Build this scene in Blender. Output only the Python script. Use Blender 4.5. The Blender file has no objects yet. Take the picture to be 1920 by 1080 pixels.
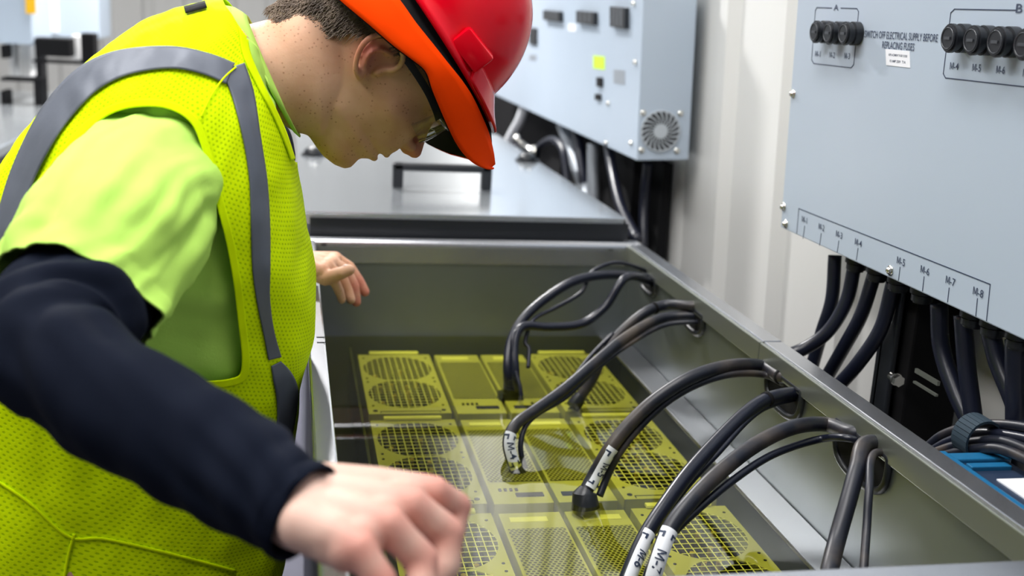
import bpy, bmesh, math, random
from mathutils import Vector, Matrix, noise
from mathutils.bvhtree import BVHTree
random.seed(7)
D = bpy.data
SC = bpy.context.scene
PI = math.pi

# ------------------------------------------------------------------ camera
FPX = 2093.0
CAM_O = Vector((0, 0, 1.45))
ax_y = Vector((-415, -540, FPX)).normalized()
ax_x = Vector((10440, 89, FPX)); ax_x -= ax_y * ax_x.dot(ax_y); ax_x.normalize()
ax_z = ax_x.cross(ax_y)
M_C2W = Matrix((ax_x, ax_y, ax_z))
cam_d = D.cameras.new('camera'); cam = D.objects.new('camera', cam_d); SC.collection.objects.link(cam)
R3 = M_C2W @ Matrix(((1, 0, 0), (0, -1, 0), (0, 0, -1)))
cam.matrix_world = Matrix.Translation(CAM_O) @ R3.to_4x4()
cam_d.sensor_width = 36; cam_d.lens = FPX / 1920 * 36
cam_d.clip_start = 0.02; cam_d.clip_end = 60
cam_d.dof.use_dof = True; cam_d.dof.focus_distance = 1.38; cam_d.dof.aperture_fstop = 3.8
SC.camera = cam

# ------------------------------------------------------------------ world, exposure, large lights
w = D.worlds.new('world'); SC.world = w; w.use_nodes = True
w.node_tree.nodes['Background'].inputs[0].default_value = (.86, .92, 1, 1)
w.node_tree.nodes['Background'].inputs[1].default_value = .95
SC.view_settings.view_transform = 'Standard'; SC.view_settings.look = 'None'
SC.view_settings.gamma = 1; SC.view_settings.use_curve_mapping = False
SC.view_settings.exposure = 0.0
LIGHTS = [  # (x, y, length, width, watts, warm)
    (-1.3, 1.2, 3.0, .50, 54), (-1.3, 5.6, 3.0, .50, 16), (-.25, 4.6, .5, .16, 165), (.05, 1.1, 1.8, .35, 34)]  # last lamp is added over the tank to brighten machines and vest

# ------------------------------------------------------------------ pixel to world helpers (measured in the photograph, laid out in the room)
def ray(px, py): return M_C2W @ Vector((px - 960, py - 540, FPX))
def PY(px, py, y): r = ray(px, py); return CAM_O + r * (y / r.y)
def PZ(px, py, z): r = ray(px, py); return CAM_O + r * ((z - CAM_O.z) / r.z)
def PX(px, py, x): r = ray(px, py); return CAM_O + r * (x / r.x)
def PP(px, py, p, n): r = ray(px, py); return CAM_O + r * ((p - CAM_O).dot(n) / r.dot(n))
def proj(p):
    v = M_C2W.transposed() @ (Vector(p) - CAM_O)
    return 960 + FPX * v.x / v.z, 540 + FPX * v.y / v.z

# ------------------------------------------------------------------ materials
def mat(name, col, rough=.5, metal=0, spec=None, bump=None, noise_col=None, sub=0, coat=0, emit=None, sheen=0):
    m = D.materials.new(name); m.use_nodes = True; nt = m.node_tree; b = nt.nodes['Principled BSDF']
    b.inputs['Base Color'].default_value = (*col, 1); b.inputs['Roughness'].default_value = rough
    b.inputs['Metallic'].default_value = metal
    if spec is not None: b.inputs['Specular IOR Level'].default_value = spec
    if sub: b.inputs['Subsurface Weight'].default_value = sub; b.inputs['Subsurface Radius'].default_value = (.012, .005, .003); b.inputs['Subsurface Scale'].default_value = 1
    if coat: b.inputs['Coat Weight'].default_value = coat; b.inputs['Coat Roughness'].default_value = .08
    if sheen: b.inputs['Sheen Weight'].default_value = sheen
    if emit: b.inputs['Emission Color'].default_value = (*emit[0], 1); b.inputs['Emission Strength'].default_value = emit[1]
    tc = nt.nodes.new('ShaderNodeTexCoord')
    if noise_col:   # (second colour, scale, (stretch), low, high)
        c2, sc_, st, lo, hi = noise_col
        mp = nt.nodes.new('ShaderNodeMapping'); mp.inputs['Scale'].default_value = st
        n = nt.nodes.new('ShaderNodeTexNoise'); n.inputs['Scale'].default_value = sc_; n.inputs['Detail'].default_value = 4
        cr = nt.nodes.new('ShaderNodeValToRGB'); cr.color_ramp.elements[0].position = lo; cr.color_ramp.elements[1].position = hi
        cr.color_ramp.elements[0].color = (*col, 1); cr.color_ramp.elements[1].color = (*c2, 1)
        nt.links.new(tc.outputs['Object'], mp.inputs[0]); nt.links.new(mp.outputs[0], n.inputs[0]); nt.links.new(n.outputs[0], cr.inputs[0]); nt.links.new(cr.outputs[0], b.inputs['Base Color'])
    if bump:
        sc_, st, strength = bump
        mp = nt.nodes.new('ShaderNodeMapping'); mp.inputs['Scale'].default_value = st
        n = nt.nodes.new('ShaderNodeTexNoise'); n.inputs['Scale'].default_value = sc_; n.inputs['Detail'].default_value = 5
        bp = nt.nodes.new('ShaderNodeBump'); bp.inputs['Strength'].default_value = strength; bp.inputs['Distance'].default_value = .002
        nt.links.new(tc.outputs['Object'], mp.inputs[0]); nt.links.new(mp.outputs[0], n.inputs[0]); nt.links.new(n.outputs[0], bp.inputs['Height']); nt.links.new(bp.outputs[0], b.inputs['Normal'])
    return m
M = {}
M['wall'] = mat('wall_paint', (.70, .70, .68), .55)
M['wallgrey'] = mat('wall_paint_grey', (.30, .31, .33), .6)
M['floor'] = mat('floor_grey', (.10, .10, .14), .65, noise_col=((.075, .075, .105), 6, (1, 1, 1), .35, .7))
M['ceil'] = mat('ceiling', (.34, .35, .37), .8)
M['steel'] = mat('tank_steel', (.25, .275, .285), .36, .85, bump=(60, (1, 30, 30), .05), noise_col=((.19, .21, .205), 3, (1, 1, 1), .3, .7))
M['rim'] = mat('rim_steel', (.50, .51, .54), .24, .9, bump=(50, (30, 1, 30), .06))
M['rimdull'] = mat('rim_lip_steel', (.30, .32, .28), .35, .8)
M['lid'] = mat('lid_steel', (.62, .66, .70), .16, .75, bump=(5, (1, 1, 1), .03))
M['cab'] = mat('cabinet_paint', (.43, .50, .59), .38, 0, noise_col=((.40, .475, .565), 2.2, (1, 1, 1), .3, .7))
M['cabend'] = mat('cabinet_end_paint', (.44, .48, .52), .42)
M['ink'] = mat('dark_print', (.02, .035, .08), .6)
M['black'] = mat('black_plastic', (.012, .014, .018), .35)
M['slot'] = mat('fuse_slot_grey', (.05, .055, .065), .35)
M['blackm'] = mat('black_matte', (.005, .005, .006), .8, spec=.2)
M['cable'] = mat('cable_rubber', (.005, .007, .018), .33, noise_col=((.008, .010, .022), 14, (1, 1, 1), .3, .7), bump=(140, (1, 1, 1), .06))
M['cabledust'] = mat('dusty_cable_rubber', (.007, .009, .018), .42, noise_col=((.07, .055, .045), 12, (1, 1, 1), .50, .68))
M['tag'] = mat('white_tag', (.80, .82, .86), .45)
M['chrome'] = mat('chrome', (.75, .74, .7), .18, 1)
M['miner'] = mat('miner_plate', (.47, .47, .38), .45, .1)
M['minerdark'] = mat('miner_inside', (.006, .006, .003), .8, spec=.1)
M['wire'] = mat('grille_wire', (.80, .80, .66), .4, .1)
M['gold'] = mat('gold_capacitor', (.75, .55, .12), .3, .6)
M['sticker'] = mat('pale_sticker', (.80, .80, .70), .5)
M['blue'] = mat('blue_plastic', (.012, .13, .28), .3)
M['bluedk'] = mat('dark_blue_plastic', (.02, .035, .07), .35)
M['velcro'] = mat('strap_fabric', (.012, .030, .048), .8)
M['lime'] = mat('lime_sticker', (.55, .85, .03), .5)
M['yellow'] = mat('yellow_tag', (.9, .5, .0), .5)
M['greyp'] = mat('grey_pipe', (.33, .36, .40), .4, .3)
M['lamp'] = mat('lamp_diffuser', (.9, .9, .9), .5, emit=((1, 1, 1), 4.0))
M['lampf'] = mat('lamp_frame', (.7, .7, .7), .5)
M['panel'] = mat('side_panel_paint', (.06, .06, .085), .6, spec=.2)
M['dullgrey'] = mat('tank_side_grey', (.07, .075, .085), .4, .3)

def perf_material(name, base, hole, sx, sy, r, dx=True):
    """procedural perforated sheet in UV metres: staggered dots"""
    m = D.materials.new(name); m.use_nodes = True; nt = m.node_tree; b = nt.nodes['Principled BSDF']; N = nt.nodes.new; L = nt.links.new
    uv = N('ShaderNodeUVMap'); sp = N('ShaderNodeSeparateXYZ'); L(uv.outputs[0], sp.inputs[0])
    def mth(op, a, bb=None, c=None):
        n = N('ShaderNodeMath'); n.operation = op
        for i, v in enumerate((a, bb, c)):
            if v is None: continue
            if isinstance(v, (int, float)): n.inputs[i].default_value = v
            else: L(v, n.inputs[i])
        return n.outputs[0]
    y = mth('DIVIDE', sp.outputs[1], sy); row = mth('FLOOR', y)
    odd = mth('MULTIPLY', mth('MODULO', mth('ABSOLUTE', row), 2.0), .5)
    x = mth('ADD', mth('DIVIDE', sp.outputs[0], sx), odd)
    fx = mth('MULTIPLY', mth('SUBTRACT', mth('FRACT', x), .5), sx); fy = mth('MULTIPLY', mth('SUBTRACT', mth('FRACT', y), .5), sy)
    d = mth('SQRT', mth('ADD', mth('MULTIPLY', fx, fx), mth('MULTIPLY', mth('MULTIPLY', fy, fy), 1.0)))
    k = mth('DIVIDE', mth('SUBTRACT', d, r * .75), r * .5); k = N('ShaderNodeClamp'), k
    L(k[1], k[0].inputs[0]); k = k[0].outputs[0]
    mx = N('ShaderNodeMix'); mx.data_type = 'RGBA'; mx.inputs[6].default_value = (*hole, 1); mx.inputs[7].default_value = (*base, 1)
    L(k, mx.inputs[0]); L(mx.outputs[2], b.inputs['Base Color'])
    bp = N('ShaderNodeBump'); bp.inputs['Strength'].default_value = .35; bp.inputs['Distance'].default_value = .001; L(k, bp.inputs['Height']); L(bp.outputs[0], b.inputs['Normal'])
    return m, b
M['perf'], _b = perf_material('perforated_plate', (.43, .43, .35), (.01, .01, .005), .0066, .0055, .0023); _b.inputs['Roughness'].default_value = .4; _b.inputs['Metallic'].default_value = .3
M['vest'], _b = perf_material('vest_mesh_fabric', (.76, 1.0, .0), (.48, .72, .0), .0056, .0050, .0013); _b.inputs['Roughness'].default_value = .8; _b.inputs['Specular IOR Level'].default_value = .08
M['vesttrim'] = mat('vest_binding', (.76, 1.0, .0), .8, spec=.08, bump=(200, (1, 1, 1), .1))

# coolant surface: clear yellow-green liquid
def liquid_mat():
    m = D.materials.new('coolant'); m.use_nodes = True; nt = m.node_tree; nt.nodes.clear(); N = nt.nodes.new; L = nt.links.new
    o = N('ShaderNodeOutputMaterial'); mx = N('ShaderNodeMixShader'); fr = N('ShaderNodeFresnel'); fr.inputs[0].default_value = 1.40
    tr = N('ShaderNodeBsdfTransparent'); tr.inputs[0].default_value = (.95, .95, .32, 1)
    gl = N('ShaderNodeBsdfGlossy'); gl.inputs['Roughness'].default_value = .012; gl.inputs[0].default_value = (1, 1, 1, 1)
    L(fr.outputs[0], mx.inputs[0]); L(tr.outputs[0], mx.inputs[1]); L(gl.outputs[0], mx.inputs[2]); L(mx.outputs[0], o.inputs[0])
    tc = N('ShaderNodeTexCoord'); n = N('ShaderNodeTexNoise'); n.inputs['Scale'].default_value = 7; n.inputs['Detail'].default_value = 1
    bp = N('ShaderNodeBump'); bp.inputs['Strength'].default_value = .06; bp.inputs['Distance'].default_value = .01
    L(tc.outputs['Object'], n.inputs[0]); L(n.outputs[0], bp.inputs['Height']); L(bp.outputs[0], gl.inputs['Normal'])
    return m
M['liquid'] = liquid_mat()
def glass_mat():
    m = D.materials.new('clear_lens'); m.use_nodes = True; nt = m.node_tree; nt.nodes.clear(); N = nt.nodes.new; L = nt.links.new
    o = N('ShaderNodeOutputMaterial'); mx = N('ShaderNodeMixShader'); fr = N('ShaderNodeFresnel'); fr.inputs[0].default_value = 1.5
    tr = N('ShaderNodeBsdfTransparent'); tr.inputs[0].default_value = (.80, .84, .86, 1); gl = N('ShaderNodeBsdfGlossy'); gl.inputs['Roughness'].default_value = .04
    L(fr.outputs[0], mx.inputs[0]); L(tr.outputs[0], mx.inputs[1]); L(gl.outputs[0], mx.inputs[2]); L(mx.outputs[0], o.inputs[0]); return m
M['lens'] = glass_mat()

# ------------------------------------------------------------------ mesh builder
class MB:
    def __init__(s): s.bm = bmesh.new(); s.uv = None
    def box(s, x0, x1, y0, y1, z0, z1, bev=0, mtx=None):
        bm2 = bmesh.new(); bmesh.ops.create_cube(bm2, size=1)
        for v in bm2.verts: v.co = Vector(((x0 + x1) / 2 + v.co.x * (x1 - x0), (y0 + y1) / 2 + v.co.y * (y1 - y0), (z0 + z1) / 2 + v.co.z * (z1 - z0)))
        if bev: bmesh.ops.bevel(bm2, geom=bm2.edges[:], offset=bev, segments=2, affect='EDGES', profile=.5)
        s.add(bm2, mtx); return s
    def add(s, bm2, mtx=None):
        if mtx is not None: bmesh.ops.transform(bm2, matrix=mtx, verts=bm2.verts)
        me = D.meshes.new('tmp'); bm2.to_mesh(me); bm2.free(); s.bm.from_mesh(me); D.meshes.remove(me)
    def cyl(s, c, axis, r, h, seg=24, r2=None, bev=0):
        bm2 = bmesh.new(); bmesh.ops.create_cone(bm2, cap_ends=True, segments=seg, radius1=r, radius2=r if r2 is None else r2, depth=h)
        if bev:
            es = [e for e in bm2.edges if abs(e.verts[0].co.z - e.verts[1].co.z) < 1e-6]
            bmesh.ops.bevel(bm2, geom=es, offset=bev, segments=2, affect='EDGES')
        q = Vector((0, 0, 1)).rotation_difference(Vector(axis).normalized())
        s.add(bm2, Matrix.Translation(Vector(c)) @ q.to_matrix().to_4x4()); return s
    def sph(s, c, r, seg=16, scale=(1, 1, 1), mtx=None):
        bm2 = bmesh.new(); bmesh.ops.create_uvsphere(bm2, u_segments=seg, v_segments=max(6, seg // 2), radius=r)
        for v in bm2.verts: v.co = Vector((v.co.x * scale[0], v.co.y * scale[1], v.co.z * scale[2]))
        m = Matrix.Translation(Vector(c)); s.add(bm2, m @ mtx if mtx is not None else m); return s
    def tube(s, pts, rad, seg=14, caps=True, closed=False):
        pts = [Vector(p) for p in pts]; n = len(pts)
        if not hasattr(rad, '__len__'): rad = [rad] * n
        rings = []; N_ = None
        for i in range(n):
            if closed: t = pts[(i + 1) % n] - pts[i - 1]
            else: t = pts[min(i + 1, n - 1)] - pts[max(i - 1, 0)]
            t.normalize()
            if N_ is None: N_ = t.orthogonal().normalized()
            else: N_ = (N_ - t * N_.dot(t)).normalized()
            B_ = t.cross(N_)
            rings.append([s.bm.verts.new(pts[i] + (N_ * math.cos(2 * PI * k / seg) + B_ * math.sin(2 * PI * k / seg)) * rad[i]) for k in range(seg)])
        m = n if closed else n - 1
        for i in range(m):
            a, b = rings[i], rings[(i + 1) % n]
            for k in range(seg): s.bm.faces.new((a[k], a[(k + 1) % seg], b[(k + 1) % seg], b[k]))
        if caps and not closed: s.bm.faces.new(rings[0][::-1]); s.bm.faces.new(rings[-1])
        return s
    def quad(s, *p): s.bm.faces.new([s.bm.verts.new(Vector(q)) for q in p]); return s
    def prism(s, pts, d):   # polygon extruded by vector d
        a = [s.bm.verts.new(Vector(p)) for p in pts]; b = [s.bm.verts.new(Vector(p) + Vector(d)) for p in pts]; n = len(a)
        s.bm.faces.new(a[::-1]); s.bm.faces.new(b)
        for i in range(n): s.bm.faces.new((a[i], a[(i + 1) % n], b[(i + 1) % n], b[i]))
        return s
    def parts(s, near=0.0):
        seen = {}; groups = []
        for v in s.bm.verts:
            if v in seen: continue
            st = [v]; seen[v] = len(groups); isl = [v]
            while st:
                a = st.pop()
                for e in a.link_edges:
                    b = e.other_vert(a)
                    if b not in seen: seen[b] = len(groups); st.append(b); isl.append(b)
            groups.append(isl)
        cen = [sum((v.co for v in g), Vector()) / len(g) for g in groups]; out = []; cc = []
        for g, c in zip(groups, cen):
            for i, q in enumerate(cc):
                if (q - c).length < near: out[i] += g; break
            else: out.append(list(g)); cc.append(c)
        res = []
        for g in out:
            m = MB(); mp = {v: m.bm.verts.new(v.co) for v in g}
            for f in {f for v in g for f in v.link_faces}: m.bm.faces.new([mp[v] for v in f.verts])
            res.append(m)
        s.bm.free(); return res
    def build(s, name, m, parent=None, smooth=False, loc=None, rot=None):
        bmesh.ops.recalc_face_normals(s.bm, faces=s.bm.faces)
        me = D.meshes.new(name); s.bm.to_mesh(me); s.bm.free()
        return link(name, me, m, parent, smooth, loc, rot)
def link(name, me, m, parent=None, smooth=False, loc=None, rot=None):
    o = D.objects.new(name, me); SC.collection.objects.link(o)
    if m: me.materials.append(m)
    if smooth:
        me.polygons.foreach_set('use_smooth', [True] * len(me.polygons))
        if smooth == 'auto': me.set_sharp_from_angle(angle=math.radians(38))
    if parent: o.parent = parent
    if loc is not None: o.location = loc
    if rot is not None: o.rotation_euler = rot
    return o
def tag(o, label=None, cat=None, group=None, kind=None):
    for k, v in (('label', label), ('category', cat), ('group', group), ('kind', kind)):
        if v: o[k] = v
    return o
def empty(name, loc=(0, 0, 0), rot=(0, 0, 0)):
    o = D.objects.new(name, None); SC.collection.objects.link(o); o.location = loc; o.rotation_euler = rot; o.empty_display_size = .05
    return o
def copy_tree(o, parent=None):
    c = o.copy(); SC.collection.objects.link(c); c.parent = parent
    for ch in list(o.children): copy_tree(ch, c)
    return c
def spline(pts, n=8, closed=False):
    P = [Vector(p) for p in pts]; out = []; m = len(P)
    rng = range(m) if closed else range(m - 1)
    for i in rng:
        if closed: p0, p1, p2, p3 = P[i - 1], P[i], P[(i + 1) % m], P[(i + 2) % m]
        else:
            p1, p2 = P[i], P[i + 1]; p0 = P[i - 1] if i else p1 * 2 - p2; p3 = P[i + 2] if i + 2 < m else p2 * 2 - p1
        for k in range(n):
            t = k / n
            out.append(.5 * ((2 * p1) + (p2 - p0) * t + (2 * p0 - 5 * p1 + 4 * p2 - p3) * t * t + (3 * p1 - p0 - 3 * p2 + p3) * t ** 3))
    if not closed: out.append(P[-1].copy())
    return out
def lin(a, b, t): return a + (b - a) * t
def text_bm(txt, bold=0.0):
    c = D.curves.new('t', 'FONT'); c.body = txt; c.size = 1; c.align_x = 'CENTER'; c.align_y = 'CENTER'; c.offset = bold; c.resolution_u = 3
    o = D.objects.new('t', c); SC.collection.objects.link(o)
    dg = bpy.context.evaluated_depsgraph_get(); me = D.meshes.new_from_object(o.evaluated_get(dg))
    bm = bmesh.new(); bm.from_mesh(me); D.objects.remove(o); D.curves.remove(c); D.meshes.remove(me)
    return bm
_text_bm = text_bm
def text_bm(txt, bold=0.0):
    if not (txt.startswith('M-') and len(txt) == 3): return _text_bm(txt, bold)
    bm = _text_bm(txt[1:], bold); xs = [v.co.x for v in bm.verts]; ys = [v.co.y for v in bm.verts]; x1 = min(xs) - .07; y0, y1 = min(ys), max(ys); h = y1 - y0; x0 = x1 - h * .86; w_ = h * .125; xm = (x0 + x1) / 2
    for Q in ([(x0, y0), (x0 + w_, y0), (x0 + w_, y1), (x0, y1)], [(x1 - w_, y0), (x1, y0), (x1, y1), (x1 - w_, y1)], [(x0 + w_ * .6, y1), (x0 + w_ * 1.5, y1), (xm + w_ * .5, y0 + h * .12), (xm - w_ * .5, y0 + h * .12)], [(x1 - w_ * 1.5, y1), (x1 - w_ * .6, y1), (xm + w_ * .5, y0 + h * .12), (xm - w_ * .5, y0 + h * .12)]):
        if Q[0][1] == y1: Q = [Q[3], Q[2], Q[1], Q[0]]
        for k in range(8):
            t0_, t1_ = k / 8, (k + 1) / 8; L_ = lambda t: (lin(Q[0][0], Q[3][0], t), lin(Q[0][1], Q[3][1], t)); R_ = lambda t: (lin(Q[1][0], Q[2][0], t), lin(Q[1][1], Q[2][1], t))
            bm.faces.new([bm.verts.new((a, b, 0)) for a, b in (L_(t0_), R_(t0_), R_(t1_), L_(t1_))])
    return bm
def add_text(mb, txt, c, xd, ud, width, height, bold=.01):
    bm = text_bm(txt, bold); xs = [v.co.x for v in bm.verts]; ys = [v.co.y for v in bm.verts]
    cx, cy = (max(xs) + min(xs)) / 2, (max(ys) + min(ys)) / 2; sx, sy = width / (max(xs) - min(xs)), height / (max(ys) - min(ys))
    for v in bm.verts: v.co = Vector(c) + Vector(xd) * ((v.co.x - cx) * sx) + Vector(ud) * ((v.co.y - cy) * sy)
    mb.add(bm)
def strip(mb, pts, wd, nrm, th):   # flat line of width wd along pts, lying on a face with normal nrm
    for a, b in zip(pts[:-1], pts[1:]):
        a, b = Vector(a), Vector(b); t = (b - a).normalized(); s_ = Vector(nrm).cross(t) * wd / 2
        mb.prism([a - s_ - t * wd / 2, b - s_ + t * wd / 2, b + s_ + t * wd / 2, a + s_ - t * wd / 2], Vector(nrm) * th)

# ================================================================== ROOM
X_WALL = .962
tag(MB().box(-4.5, 2.4, -3, 9.3, -.1, 0).build('floor', M['floor']), kind='structure')
tag(MB().box(-4.5, 2.4, -3, 9.3, 3.1, 3.2).build('ceiling', M['ceil']), kind='structure')
TILT = math.radians(-2.4)
def tilt_mtx(): return Matrix.Translation(Vector((.8, 0, 1.13))) @ Matrix.Rotation(TILT, 4, 'Y')
TM = tilt_mtx(); TN = (TM.to_3x3() @ Vector((-1, 0, 0))); TUP = TM.to_3x3() @ Vector((0, 0, 1)); TP = Vector((.8, 0, 1.13))
def corr(L0, L1, pitch, dep, ph=0):
    out = []; y = L0 + ph
    out.append((L0, 0))
    while y < L1 - pitch:
        out += [(y, 0), (y + .03, dep), (y + .075, dep), (y + .105, 0)]; y += pitch
    out.append((L1, 0)); return out
mb = MB(); prof = corr(-2.9, 9.0, .30, .022, .12)
z0, z1 = -.0, 3.1
def wx(z): return X_WALL + math.tan(TILT) * (z - 1.13)
for (ya, da), (yb, db) in zip(prof[:-1], prof[1:]):
    mb.quad((wx(z0) - da, ya, z0), (wx(z0) - db, yb, z0), (wx(z1) - db, yb, z1), (wx(z1) - da, ya, z1))
mb.quad((wx(z0) + .06, -2.9, z0), (wx(z0) + .06, 9, z0), (wx(z1) + .06, 9, z1), (wx(z1) + .06, -2.9, z1))
bmesh.ops.remove_doubles(mb.bm, verts=mb.bm.verts, dist=1e-5)
tag(mb.build('wall_right', M['wall']), kind='structure')
mb = MB(); prof = corr(-4.4, 1.3, .30, .03)
for (xa, da), (xb, db) in zip(prof[:-1], prof[1:]): mb.quad((xa, 9.0 - da, 0), (xb, 9.0 - db, 0), (xb, 9.0 - db, 3.1), (xa, 9.0 - da, 3.1))
mb.box(-4.4, 1.3, 9.05, 9.1, 0, 3.1)
bmesh.ops.remove_doubles(mb.bm, verts=mb.bm.verts, dist=1e-5)
tag(mb.build('wall_back', M['wall']), kind='structure')
tag(MB().box(-4.5, -4.4, -3, 9.1, 0, 3.1).build('wall_left', M['wall']), kind='structure')
tag(MB().box(-4.5, 2.4, -3.1, -3, 0, 3.1).build('wall_near', M['wallgrey']), kind='structure')

for i, (x, y, ln, wd, wt) in enumerate(LIGHTS):
    r = empty('ceiling_light', (x, y, 3.1))
    tag(r, ['long white ceiling lamp above the worker', 'long white ceiling lamp over the far aisle', 'short white ceiling lamp above the closed grey lid', 'added ceiling lamp brightening the open tank and the vest'][i], 'lamp', 'ceiling lamps')
    MB().box(-wd / 2 - .02, wd / 2 + .02, -ln / 2 - .02, ln / 2 + .02, -.06, 0, .006).build('lamp_frame', M['lampf'], r)
    MB().box(-wd / 2, wd / 2, -ln / 2, ln / 2, -.068, -.061).build('diffuser', M['lamp'], r)
    ld = D.lights.new('lamp', 'AREA'); ld.shape = 'RECTANGLE'; ld.size = wd; ld.size_y = ln; ld.energy = wt; ld.color = (1, .98, .96)
    lo = D.objects.new('lamp', ld); SC.collection.objects.link(lo); lo.parent = r; lo.location = (0, 0, -.08)

# ================================================================== IMMERSION TANK
XL, XR, YN, YF = .051, .690, .812, 2.165
ZL = .804
tank = empty('immersion_tank', ((XL + XR) / 2, (YN + YF) / 2, 0))
tag(tank, 'open stainless steel cooling tank full of yellow coolant in front of the worker', 'tank')
def tp(mb, name, m, sm=False):
    o = mb.build(name, m, None, sm); o.parent = tank; o.matrix_parent_inverse = Matrix.Translation(-tank.location); return o
tp(MB().box(XL - .012, XL, YN, YF, .05, .992), 'left_wall', M['steel'])
tp(MB().box(XR, XR + .012, YN, YF, .05, .992), 'right_wall', M['steel'])
tp(MB().box(XL - .0145, XL - .0125, YN - .012, YF, .06, .974), 'side_panel', M['panel'])
tp(MB().box(XL - .012, XR + .012, YF, YF + .012, .05, .992), 'back_wall', M['steel'])
tp(MB().box(XL - .012, XR + .012, YN - .012, YN, .05, .992), 'front_wall', M['steel'])
tp(MB().box(XL, XR, YN, YF, .02, .05), 'tank_floor', M['dullgrey'])
tp(MB().box(XL - .024, XL, YN - .03, YF, .975, 1.0, .003), 'left_rim', M['rim'])
yj = PZ(1422, 640, 1.0).y
tp(MB().box(XR, XR + .030, YN - .03, yj - .001, .985, 1.0, .002).box(XR, XR + .030, yj + .001, YF + .05, .985, 1.0, .002), 'right_rim', M['rim'])
tp(MB().box(XR - .006, XR - .0005, YN, yj - .001, .966, .9985, .0015).box(XR - .006, XR - .0005, yj + .001, YF, .966, .9985, .0015), 'right_rim_lip', M['rimdull'])
tp(MB().box(XL - .03, XR + .03, YN - .04, YN - .004, .975, 1.0, .004), 'front_rim', M['rim'])
mb = MB(); mb.tube([(XL - .03, YF + .012, .990), (XR + .018, YF + .012, .990)], .013, 16); mb.box(XL - .02, XR + .015, YF - .002, YF + .004, .955, .988)
mb.sph((XR + .018, YF + .012, .990), .0145)
tp(mb, 'back_rim', M['rim'], 'auto')
tp(MB().box(XR - .052, XR - .001, YN, YF - .001, ZL - .004, ZL + .003, .001), 'cable_ledge', M['rim'])
tp(MB().box(.118, .122, YN + .1, YF - .05, .70, ZL - .008), 'side_rail', M['steel'])
# small paired holes in the back wall
mb = MB()
for px, py in ((881, 472), (1145, 474), (608, 463)):
    c = PY(px, py, YF)
    for dz in (-.004, .005): mb.box(c.x - .006, c.x + .004, YF - .0015, YF - .0002, c.z + dz - .0018, c.z + dz + .0018)
for q in mb.parts(): tp(q, 'mounting_slot', M['blackm'])
mb = MB()
for yy in (1.475, 1.50): mb.box(XL - .012, XL - .0005, yy, yy + .002, 1.0, 1.0008)
for q in mb.parts(): tp(q, 'rim_mark', M['blackm'])
# grommets: rubber edged slots in the right wall
GR = [(1217, 522, .050, .030), (1302, 583, .052, .040), (1472, 716, .062, .052), (1617, 832, .070, .056)]
GC = []
for px, py, hy, hz in GR:
    c = PX(px, py, XR - .002); GC.append(c)
    hy *= .92; hz *= .74
    ring = [(XR - .002, c.y + hy * (abs(math.cos(a)) ** .7) * (1 if math.cos(a) >= 0 else -1), min(c.z - .006 + hz * (abs(math.sin(a)) ** .7) * (1 if math.sin(a) >= 0 else -1), .972)) for a in [2 * PI * k / 40 for k in range(40)]]
    g = tp(MB().tube(ring,   .0052, 10, closed=True), 'rubber_grommet', M['black'], True)
    h = MB().prism([(XR - .0028, p[1], p[2]) for p in ring], (.002, 0, 0)).build('grommet_opening', M['blackm']); h.parent = g
# liquid
lq = MB().quad((XL + .0005, YN + .0005, ZL), (XR - .0525, YN + .0005, ZL), (XR - .0525, YF - .0005, ZL), (XL + .0005, YF - .0005, ZL)).build('coolant_liquid', M['liquid'])
tag(lq, 'clear yellow coolant filling the open tank over the machines', 'liquid', kind='stuff')

# ================================================================== MACHINES UNDER THE COOLANT
ZM = .786
def hole_plate(mb, x0, x1, y0, y1, z, holes, th=.002):
    """plate with round openings, one per equal cell along y"""
    n = len(holes); seg = 40
    for i, (cx, cy, rx, ry) in enumerate(holes):
        ya = lin(y0, y1, i / n); yb = lin(y0, y1, (i + 1) / n)
        inner = []; outer = []
        for k in range(seg):
            a = 2 * PI * (k + .5) / seg; c_, s_ = math.cos(a), math.sin(a)
            inner.append((cx + rx * c_, cy + ry * s_))
            tx = ((x1 - cx) if c_ > 0 else (x0 - cx)) / c_ if abs(c_) > 1e-9 else 1e9; ty = ((yb - cy) if s_ > 0 else (ya - cy)) / s_ if abs(s_) > 1e-9 else 1e9
            t = min(tx, ty); outer.append((cx + c_ * t, cy + s_ * t))
        vi = [mb.bm.verts.new((x, y, z)) for x, y in inner]; vo = [mb.bm.verts.new((x, y, z)) for x, y in outer]; vb = [mb.bm.verts.new((x, y, z - th)) for x, y in inner]
        for k in range(seg):
            j = (k + 1) % seg
            mb.bm.faces.new((vi[k], vi[j], vo[j], vo[k])); mb.bm.faces.new((vb[k], vb[j], vi[j], vi[k]))
            p, q = outer[k], outer[j]
            if abs(p[0] - q[0]) > 1e-6 and abs(p[1] - q[1]) > 1e-6:
                co = mb.bm.verts.new((x1 if max(p[0], q[0]) > x1 - 1e-6 else x0, yb if max(p[1], q[1]) > yb - 1e-6 else ya, z)); mb.bm.faces.new((vo[k], vo[j], co))
def uvbox_top(mb, x0, x1, y0, y1, z):
    uvl = mb.bm.loops.layers.uv.verify(); f = mb.bm.faces.new([mb.bm.verts.new(p) for p in ((x0, y0, z), (x1, y0, z), (x1, y1, z), (x0, y1, z))])
    for l in f.loops: l[uvl].uv = (l.vert.co.x, l.vert.co.y)
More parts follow.
